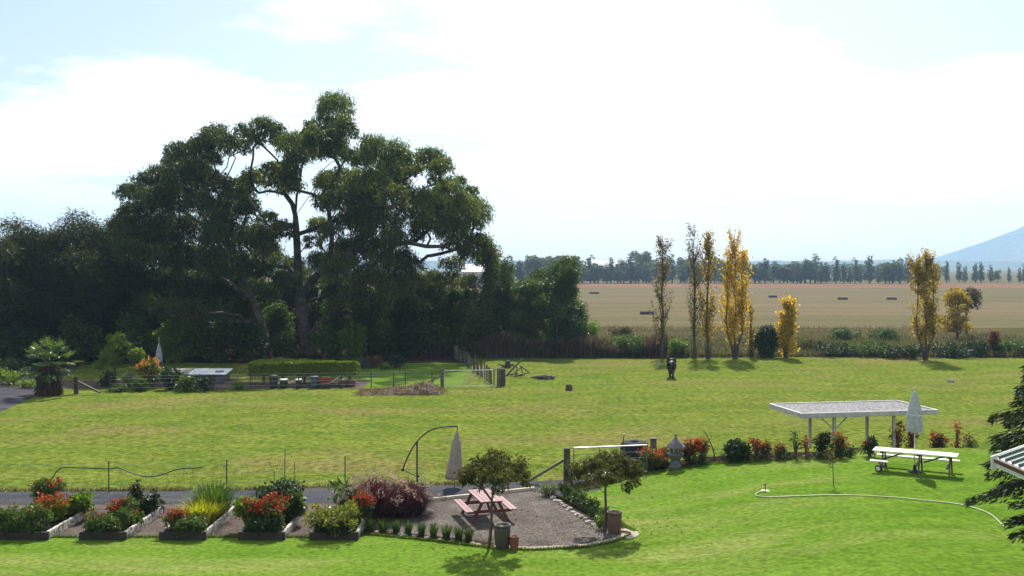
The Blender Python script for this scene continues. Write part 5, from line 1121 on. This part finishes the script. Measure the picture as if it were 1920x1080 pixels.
# odd things in the paddock
b = G(1067, 732); t = thing('tree_stump', 'small hollow dark stump block alone in mid paddock', 'stump', b); s = b.y / F
m = MB(); m.lathe([(.26, -.02), (.23, .15), (.21, .38), (.15, .40), (.13, .22)], n=12); m.build('stump', W_postd, t); MB().box((.05, -.24, .22), (.12, .04, .16)).build('split_face', W_post, t)
rock('grey stone far out in the paddock near the olive poplar', G(1783, 717), (.62, .4, .36), 91, R_grey); rock('small flat grey stone in the grass by the grazing horse', G(1238, 685), (.7, .3, .18), 92, R_grey)
b = G(968, 706); t = thing('pole_pile', 'pile of leaning timber poles and branches in the paddock', 'wood pile', b); s = b.y / F; q = lambda px, py, dy=0: tuple(P(px, py, b.y + dy) - b)
for (pa, pb, w) in [((948, 706), (981, 672), .16), ((975, 686), (994, 700), .10), ((958, 705), (976, 690), .08), ((965, 706), (990, 699), .10), ((955, 707), (985, 703), .12), ((962, 700), (980, 707), .1), ((970, 690), (966, 706), .08), ((976, 686), (981, 704), .09), ((950, 704), (972, 700), .1)]:
    d = RNG.uniform(-.5, .5); MB().tube([q(*pa, d), tuple((Vector(q(*pa, d)) + Vector(q(*pb, d * .3))) / 2 + Vector((0, 0, .03))), q(*pb, d * .3)], [w / 2, w / 2.2, w / 2.8], 7).build('pole', W_post, t)
b = G(952, 690); t = thing('burnt_stump', 'dark spreading root stump behind the leaning poles', 'stump', b); q = lambda x, y, z: (x, y, z)
MB().lathe([(.3, -.05), (.24, .25), (.18, .6), (.05, .62)], n=9).build('stump', W_postd, t)
for a in range(6): MB().tube([(0, 0, .3), (.45 * math.cos(a), .3 * math.sin(a), .2), (.85 * math.cos(a), .5 * math.sin(a), .02 + .3 * (a % 2))], [.10, .07, .03], 6).build('root', W_postd, t)
b = G(1018, 711); t = thing('log_pile', 'low heap of dark cut branches on bare dry ground', 'wood pile', b)
for k in range(26):
    a = RNG.uniform(-.5, .5); x, y = RNG.uniform(-.55, .55), RNG.uniform(-.3, .3); z = .06 + RNG.random() * .26 * (1 - abs(x) / .7); L2 = RNG.uniform(.25, .5); MB().tube([(x - L2 * math.cos(a), y - L2 * math.sin(a), z), (x + L2 * math.cos(a), y + L2 * math.sin(a), z + RNG.uniform(-.06, .1))], RNG.uniform(.03, .065), 6).build('log', W_postd if k % 2 else W_post, t)
# compost heap
def heap(name, label, px0, px1, py, hpx, mat, seed):
    a, b = G(px0, py), G(px1, py); c = (a + b) / 2; w = (b.x - a.x); h = hpx * c.y / F; r = rgen(seed); nx, ny = 60, 26; X, Y = np.meshgrid(np.linspace(-.5, .5, nx), np.linspace(-.5, .5, ny), indexing='ij')
    prof = np.interp(X, [-.5, -.38, -.2, 0.0, .18, .3, .4, .5], [0, .22, .25, .6, .72, 1.0, .7, 0]); Z = h * prof * np.clip(1 - (2 * Y) ** 2, 0, 1) ** .7; Z = Z * (1 + .16 * nz2(X * 20, Y * 12, .8, seed)) + .05 * nz2(X * 60, Y * 40, .9, seed + 1) * (prof > .05)
    V = np.stack([X * w, Y * 2.6, Z - .04], -1).reshape(-1, 3); i = np.arange(nx - 1)[:, None] * ny; j = np.arange(ny - 1)[None]; Q = np.stack([i + j, i + ny + j, i + ny + j + 1, i + j + 1], -1).reshape(-1, 4)
    t = thing(name, label, 'heap', c); link('mound', np_mesh('mound', V, Q, smooth=False), mat, t); n = 1500; ix = r.integers(0, len(V), n); C = V[ix] + [0, 0, .02]; V2, Q2 = leaves(C, unit(n, r) * [1, 1, .4] + [0, 0, .2], .42, .04, r); o = link('straw', np_mesh('straw', V2, Q2, tint=np.repeat(r.random(n), 4)), leafmat('heap_straw', (.08, .055, .038), (.23, .165, .11), .2, .8), t); o['kind'] = 'stuff'
heap('compost_heap', 'long brown heap of dug soil and dry prunings by the yard gate', 672, 832, 737, 18, plain('heap_soil', (.125, .09, .065), .95, var=.5, scale=2, bscale=8, bump=1), 410)
# yard gate and its posts
def post(label, px, py, hpx, w, mat=W_post, shape='round', grp=None):
    b = G(px, py); h = hpx * b.y / F; t = thing('fence_post', label, 'post', b, RNG.uniform(-.2, .2), grp)
    if shape == 'round': MB().lathe([(w / 2, -.1), (w / 2 * .97, h * .5), (w / 2 * .93, h - .03), (w / 2 * .7, h)], n=10).build('shaft', mat, t)
    else: MB().box((0, 0, h / 2 - .05), (w, w, h + .1)).build('shaft', mat, t, bevel=.015)
    return t, b, h
t, gb, gh = post('grey gate post with diagonal stay at the compost heap', 829, 727, 37, .24); s = gb.y / F
MB().beam((-.05, 0, 22 * s), (-33 * s, .1, 8 * s), .11, .1).build('stay', W_post, t); MB().beam((-22 * s, .1, .1), (-14 * s, .1, 20 * s), .07).build('prop', W_postd, t)
t, lb, lh = post('thick double gate post beside the leaning poles', 936, 724, 34, .34); MB().lathe([(.20, -.1), (.19, lh - .1), (.15, lh - .06)], (.26, .06, 0), 10).build('second_shaft', W_postd, t)
gt = thing('mesh_gate', 'wide mesh yard gate with white rails between grey posts', 'gate', (gb.x + .15, gb.y, 0)); gw = lb.x - gb.x - .55; h1, h0 = 1.22, .12
W_rail = plain('white_pipe', (.40, .41, .39), .5, bump=0)
MB().tube([(0, 0, h1), (gw, 0, h1 + .04)], .024, 8).build('top_rail', W_rail, gt); MB().tube([(0, 0, h0), (gw, 0, h0 + .02)], .020, 8).build('bottom_rail', W_rail, gt)
for x in (0, gw * .5, gw): MB().tube([(x, 0, h0), (x, 0, h1 + .03)], .016, 8).build('stile', W_rail, gt)
ms = MB()
for k in range(1, 30): ms.tube([(gw * k / 30, .01, h0), (gw * k / 30, .01, h1)], .0035, 4, caps=False)
for k in range(1, 9): ms.tube([(0, .015, h0 + (h1 - h0) * k / 9), (gw, .015, h0 + (h1 - h0) * k / 9)], .0035, 4, caps=False)
o = ms.build('mesh_wire', W_rail, gt); o['kind'] = 'stuff'
# picket fence running away from the gate
t = thing('picket_fence', 'old leaning timber picket fence running back from the gate', 'fence', (lb.x - .3, lb.y, 0)); o0 = Vector(t.location); e1 = G(860, 672); wires = []
for k in range(22):
    f = (k + .3) / 22; x = lb.x - .35 + (e1.x - lb.x) * f; y = lb.y + (e1.y - lb.y) * f; h = RNG.uniform(.9, 1.35) * (1.2 if k in (5, 11) else 1); lx = RNG.normal() * .08
    MB().beam((x - o0.x, y - o0.y, -.05), (x - o0.x + lx, y - o0.y, h), RNG.uniform(.07, .16), .07).build('picket', W_postd if k % 3 else W_post, t)
for z in (.35, .75, 1.05): MB().tube([(-.05, .1, z), (e1.x - o0.x, e1.y - o0.y, z)], .008, 4).build('wire', S_dark, t)
post('tall grey corner post at the far end of the picket fence', 855, 674, 26, .30)
bush_px('vine', 'yellow-green vine on the far end of the picket fence', 872, 674, 14, 16, L_bright, 415, L=.2, W=.12, per=300, n=8)
# garden fence along the yard
t, pb, ph = post('dark corner post with diagonal stay beside the fan palm', 143, 739, 34, .30, W_postd); s = pb.y / F; MB().beam((.1, 0, 24 * s), (50 * s, -.1, 4 * s), .13, .11).build('stay', W_post, t)
t = thing('garden_fence', 'thin wire garden fence with dark steel pickets before the clipped hedge', 'fence', G(470, 731)); o0 = Vector(t.location); pv_ = []
for px, py in [(206, 736), (330, 734), (400, 733), (470, 731), (560, 730), (640, 729), (696, 728), (738, 727), (760, 727), (810, 727)]:
    b = G(px, py); h = 1.15; MB().beam(tuple(b - o0 - Vector((0, 0, .05))), tuple(b - o0 + Vector((0, 0, h))), .06, .05).build('post', S_dark, t); pv_.append(b)
for z in (.3, .6, .9, 1.1): MB().tube([tuple(b - o0 + Vector((0, -.03, z))) for b in pv_], .006, 4).build('wire', S_galv, t)
# clipped hedge on trunks
a, b = G(470, 727), G(671, 724); D = 73.5; s = D / F; x0, x1 = (470 - 960) * s, (671 - 960) * s; zt, zb = CAM_H - (679 - HOR) * s, CAM_H - (704 - HOR) * s; c = Vector(((x0 + x1) / 2, D, 0)); t = thing('clipped_hedge', 'long flat-topped clipped hedge raised on bare trunks above tubs', 'hedge', c); r = rgen(420); w = x1 - x0
n = 34000; u = r.uniform(-1, 1, n); v = r.uniform(-1, 1, n); fz = r.random(n); lay = r.random(n) < .45
X = u * w / 2; Y = v * .75; top = zt + .10 * nz2(X, Y, 1.6, 421) * .6; Z = np.where(lay, top - .12 * r.random(n), zb + (top - zb) * fz); sd = ~lay & (r.random(n) < .75); Y = np.where(sd, np.sign(v) * (.72 + .08 * r.random(n)), Y)
C = np.stack([X, Y, Z], -1); V, Q = leaves(C, unit(n, r) + [0, 0, .5], .15, .08, r); link('foliage', np_mesh('foliage', V, Q, tint=np.repeat(r.random(n), 4)), leafmat('hedge_leaf', (0.085, 0.150, 0.016), (0.230, 0.290, 0.035), 0.22, 0.5), t)
for f in (-.38, -.2, 0, .14, .33, .42):
    x = f * w; V, Q = join_tubes([([(x, 0, -.05), (x + .03, 0, zb * .6), (x, .05, zb + .3)], [.10, .085, .06])] + [([(x, 0, zb * .7), (x + .35 * g, .2 * g, zb + .25)], [.05, .03]) for g in (-1, 1)], 6); link('trunk', np_mesh('trunk', V, Q), B_dark, t)
# tubs and things under the hedge
T_blue = plain('blue_drum', (.045, .065, .11), .5, var=.2); T_blk = plain('black_tub', (.022, .022, .026), .6, var=.2); T_lid = plain('white_lid', (.75, .76, .78), .4, bump=0)
def tub(label, px, py, wpx, hpx, mat, lid=False, name='garden_tub'):
    b = G(px, py); s = b.y / F; R = wpx * s / 2; H = hpx * s; t = thing(name, label, 'tub', b); MB().lathe([(R * .85, 0), (R * .9, H * .3), (R * .96, H * .6), (R, H * .9), (R, H), (R * .9, H), (R * .86, H * .8)], n=20).build('body', mat, t, smooth=True)
    MB().lathe([(R * 1.04, H * .93), (R * 1.06, H * .97), (R * 1.04, H * 1.02), (R * .3, H * 1.05)], n=20).build('lid' if lid else 'rim', T_lid if lid else mat, t)
    return t
tub('dark tub with white lid under the clipped hedge, next to brown stump', 532, 728, 15, 17, T_blk, True); tub('dark tub with white lid under the middle of the clipped hedge', 560, 728, 12, 17, T_blk, True); tub('blue drum under the clipped hedge beside the wheelbarrow', 590, 728, 15, 22, T_blue); tub('grey-brown barrel half under the end of the clipped hedge', 642, 726, 15, 15, T_brown)
tub('squat rust-coloured tub at the end of the clipped hedge', 657, 725, 20, 13, plain('rust_tub', (.11, .06, .035), .8)); tub('dark brown stump-like tub under the hedge end nearer the low shed', 513, 728, 16, 24, T_blk)
b = G(612, 727); t = thing('wheelbarrow', 'red wheelbarrow with upright handles under the clipped hedge', 'wheelbarrow', b); m = MB(); m.add([(-.5, -.28, .38), (.35, -.28, .38), (.35, .28, .38), (-.5, .28, .38), (-.72, -.38, .68), (.5, -.38, .68), (.5, .38, .68), (-.72, .38, .68)], [(3, 2, 1, 0), (0, 1, 5, 4), (1, 2, 6, 5), (2, 3, 7, 6), (3, 0, 4, 7)]); m.build('tray', plain('red_tray', (.22, .045, .03), .5), t)
o = MB().lathe([(.05, -.04), (.2, -.04), (.2, .04), (.05, .04)], n=16).build('wheel', T_blk, t, (-.62, 0, .2)); o.rotation_euler = (math.radians(90), 0, 0)
for sy in (-1, 1): MB().tube([(-.6, sy * .1, .25), (.3, sy * .3, .36), (1.0, sy * .3, .85)], .025, 6).build('handle', S_galv, t); MB().tube([(.3, sy * .26, .36), (.4, sy * .26, 0)], .022, 6).build('leg', S_dark, t)
# low shed with pale sheet roof
D = 75.0; s = D / F; xa, xb = (316 - 960) * s, (430 - 960) * s; c = Vector(((xa + xb) / 2, D, 0)); t = thing('low_shed', 'low yard shed with pale metal sheet roof behind shrubs', 'shed', c, math.radians(2)); w = xb - xa; zh = CAM_H - (699 - HOR) * s
for k in range(8):
    x = -w / 2 + (k + .5) * w / 8; m = MB(); hw = w / 16 - .004; m.add([(x - hw, -1.0, zh), (x + hw, -1.0, zh), (x + hw, 1.0, zh + .22), (x - hw, 1.0, zh + .22), (x - hw, -1.0, zh - .03), (x + hw, -1.0, zh - .03), (x + hw, 1.0, zh + .19), (x - hw, 1.0, zh + .19)], [(0, 1, 2, 3), (7, 6, 5, 4), (0, 4, 5, 1), (1, 5, 6, 2), (2, 6, 7, 3), (3, 7, 4, 0)]); m.build('roof_sheet', W_roof if k > 2 else plain('dull_roof', (.26, .25, .22), .6), t)
MB().box((0, .25, zh / 2 - .03), (w - .4, 1.3, zh - .06)).build('wall', plain('shed_dark_wall', (.07, .075, .085), .8), t)
for x in (-w / 2 + .12, w / 2 - .12): MB().box((x, -.9, zh / 2 - .05), (.1, .1, zh)).build('post', W_post, t)
MB().box((w * .36, -.42, .45), (.6, .04, .8)).build('panel', plain('blue_grey_panel', (.14, .19, .23), .6), t)
umbrella_closed('closed grey umbrella standing in the shade behind the orange-flowered bush', Vector(((298 - 960) / F * 78, 78, 0)), 3.0, 1.15, 2.6, .24, C_grey)
# fan palm
b = G(92, 741); t = thing('fan_palm', 'fan palm with shaggy dark trunk beside the side driveway', 'palm', b); r = rgen(430); s = b.y / F
V, Q = join_tubes([([(0, 0, -.1), (.02, 0, .8), (0, .02, 1.6), (0, 0, 2.2)], [.55, .48, .36, .2])], 12); link('trunk', np_mesh('trunk', V, Q, smooth=True), plain('palm_trunk', (.035, .028, .022), .95, var=.5, scale=5, bscale=14, bump=1), t)
n = 2200; a = r.uniform(0, 6.28, n); z = r.uniform(.25, 2.2, n); rr_ = .30 + .5 * r.random(n) * (1 - z / 4); C = np.stack([np.cos(a) * rr_, np.sin(a) * rr_, z], -1); V, Q = leaves(C, np.stack([np.cos(a) * .4, np.sin(a) * .4, -np.ones(n)], -1) + .3 * unit(n, r), .55, .07, r); o = link('dead_skirt', np_mesh('dead_skirt', V, Q, tint=np.repeat(r.random(n), 4)), leafmat('dead_frond', (.03, .022, .015), (.10, .07, .045), .2, .8), t); o['kind'] = 'stuff'
for k in range(34):
    a = k * 2.4 + r.normal() * .2; el = math.radians(80 - 115 * (k / 34) + r.normal() * 6); ln = r.uniform(1.1, 1.5); d = np.array([math.cos(a) * math.cos(el), math.sin(a) * math.cos(el), math.sin(el)]); p0 = np.array([0, 0, 2.1]); hub = p0 + d * ln + np.array([0, 0, -.12 * ln])
    V1, Q1 = tube_np([p0, (p0 + hub) / 2 + [0, 0, .08], hub], [.03, .022, .015], 5); sd = np.cross(d, [0, 0, 1.0]); sd /= np.linalg.norm(sd) + 1e-9; m = 22; ang = np.linspace(-1.9, 1.9, m); ld = d[None] * np.cos(ang)[:, None] + sd[None] * np.sin(ang)[:, None] + np.array([0, 0, -.22]); L_, W_ = .78 - .14 * np.abs(ang), np.full(m, .085)
    V2, Q2 = leaves(np.tile(hub, (m, 1)), ld, L_, W_, r, .1); V = np.concatenate([V1, V2]); link('frond', np_mesh('frond', V, np.concatenate([Q1, Q2 + len(V1)]), tint=np.concatenate([np.full(len(V1), .2), np.repeat(r.random(m) * .5 + .5 * r.random(), 4)])), L_palm, t)
# yard shrubs and small trees
D = 73.5; rg = rgen(440); b = Vector(((215 - 960) / F * D, D, 0)); cl = auto_clumps([(212, 650, 20, 22), (225, 668, 34, 18), (205, 680, 24, 18)], 24, rg, (.35, .6), D, 1.0)
tree('yard_tree', 'small yellowish-green garden tree behind the yard fence', 'tree', b, [b] + [P(215, y, D) for y in (705, 690, 672)], cl, .09, B_dark, L_bright, rg, per=900, L=.17, W=.10, droop=.2, shell=.2, wander=.1, r_tip=.012)
k = 450
for lab, px, py, w, h, lm, fl in [
    ('bush topped with yellow-orange flowers in the yard', 279, 728, 46, 54, L_mid, [(L_flame, 120, .16)]), ('tall dark bush between flowered bush and low shed', 318, 730, 50, 40, L_dark, None),
    ('low grey-green shrub along the yard fence', 262, 733, 46, 26, L_mid, None), ('spreading low shrub before the low shed', 350, 734, 54, 30, L_mid, None), ('dark shrub under the low shed roof edge', 385, 733, 40, 28, L_dark, None),
    ('grassy weed clump on the yard fence line', 225, 735, 30, 14, L_mid, None), ('pale weed clump beyond the low shed', 446, 731, 26, 14, L_bright, None), ('dark spiky plant at the foot of the yard tree', 200, 725, 34, 30, L_dark, None),
    ('silvery leaved shrub beside the flowered bush', 243, 728, 34, 32, leafmat('silver_leaf', (.09, .12, .07), (.22, .25, .15), .35), None),
    ('reddish clipped low hedge bush behind the yard', 700, 690, 50, 22, leafmat('reddish_hedge', (.05, .035, .022), (.16, .09, .055), .3), None), ('round dark hedge bush at the end of the reddish hedge', 742, 690, 36, 24, L_dark, None), ('pale weedy clump before the reddish hedge', 722, 693, 22, 12, L_bright, None),
    ('blue-grey bush at the clipped hedge end', 683, 692, 24, 20, leafmat('blue_grey_leaf', (.04, .06, .06), (.10, .13, .13), .3), None),
    ('bright green garden shrub across the side driveway from the palm', 20, 722, 70, 30, L_bright, None), ('low lime green border plant on the side driveway edge', 50, 728, 50, 14, L_bright, None), ('dark leafy bush further back by the side driveway', 15, 705, 70, 34, L_dark, None)]:
    bush_px('yard_shrub', lab, px, py, w, h, lm, k, per=420, L=.20, W=.10, n=16, flowers=fl, group='shrubs in the yard'); k += 1
# understory shrubs in the shade of the gums; brighter leaf colours imitate sun patches
us = [(30, 690, 90, 80), (150, 684, 90, 90), (250, 682, 80, 90), (330, 680, 80, 80), (405, 680, 80, 90), (470, 678, 70, 70), (535, 676, 50, 60), (610, 676, 60, 60), (665, 676, 60, 70), (720, 672, 60, 70), (775, 670, 60, 70), (825, 668, 50, 60), (290, 670, 90, 130), (380, 668, 90, 120), (190, 668, 90, 140), (90, 668, 90, 130), (455, 666, 70, 120), (520, 664, 60, 100), (630, 664, 70, 110), (690, 664, 60, 100), (750, 664, 60, 100), (870, 666, 50, 60), (930, 664, 60, 50), (990, 664, 60, 50)]
where = ['beside the side driveway', 'behind the fan palm', 'behind the yard tree', 'behind the low shed', 'between low shed and clipped hedge', 'behind the hedge end', 'between the two gum trunks', 'against the forked trunk', 'behind the clipped hedge end', 'behind the reddish hedge', 'at the back lawn edge', 'near the corner post',
         'deep behind the closed grey umbrella', 'deep behind the shed roof', 'deep behind the flowered bush', 'deep behind the palm crown', 'against the leaning trunk', 'filling the gap between gum trunks', 'under the long low gum limb', 'under the weeping limb', 'under the weeping tree', 'at the start of the reeds', 'behind the brown reeds', 'below the small ragged tree']
for q, (px, py, w, h) in enumerate(us):
    bush_px('shade_shrub', 'shade shrub ' + where[q].replace('’', "'"), px, py, w, h, [L_dark, L_gum, L_mid, L_bright, L_gum2][q % 5], 480 + q, per=230, L=.36, W=.14, n=22, group='shrubs in the shade of the gums', droop=.3)

# ------------------------------------------------------------------ uncountable: grass creeping over the edges, fallen leaves
r = rgen(700); ex_, ey_ = [], []
def edge(n, xs, ys, sx, sy): ex_.append(xs + r.normal(size=n) * sx); ey_.append(ys + r.normal(size=n) * sy)
n = 5200; x = r.uniform(-20, x0p, n); edge(n, x, np.full(n, 31.76), 0.0, .035)
n = 3600; x = r.uniform(x0p, x1p, n); edge(n, x, np.array([front(v) for v in x]) - .03, 0.0, .03)
n = 6500; x = r.uniform(2.6, 21, n); edge(n, x, np.array([bededge(v) for v in x]) - .03, 0.0, .06)
n = 2200; y = r.uniform(32.2, 38.0, n); edge(n, np.array([rightedge(v) for v in y]) + .03, y, .05, 0.0)
x = np.concatenate(ex_); y = np.concatenate(ey_); n = len(x); o = blades_obj('edge_grass', np.stack([x, y, ground(x, y) + .01], -1), r.uniform(0, 6.283, n), r.uniform(.04, .12, n), r.uniform(.01, .08, n), .018, leafmat('lawn_edge_blade', (0.055, 0.105, 0.012), (0.120, 0.185, 0.024), 0.45, 0.5), r); o['kind'] = 'stuff'
n = 420; cx_ = np.where(r.random(n) < .5, G(917, 1010).x, G(1134, 990).x); cy_ = np.where(cx_ < 0.5, 31.2, 32.6); x = cx_ + r.normal(size=n) * 1.6; y = cy_ + r.normal(size=n) * 1.5; V, Q = leaves(np.stack([x, y, ground(x, y) + .04], -1), unit(n, r) * [1, 1, .2], .085, .045, r)
o = link('fallen_leaves', np_mesh('fallen_leaves', V, Q, tint=np.repeat(r.random(n), 4)), leafmat('fallen_leaf', (0.10, 0.055, 0.025), (0.26, 0.16, 0.06), 0.2, 0.8)); o['kind'] = 'stuff'
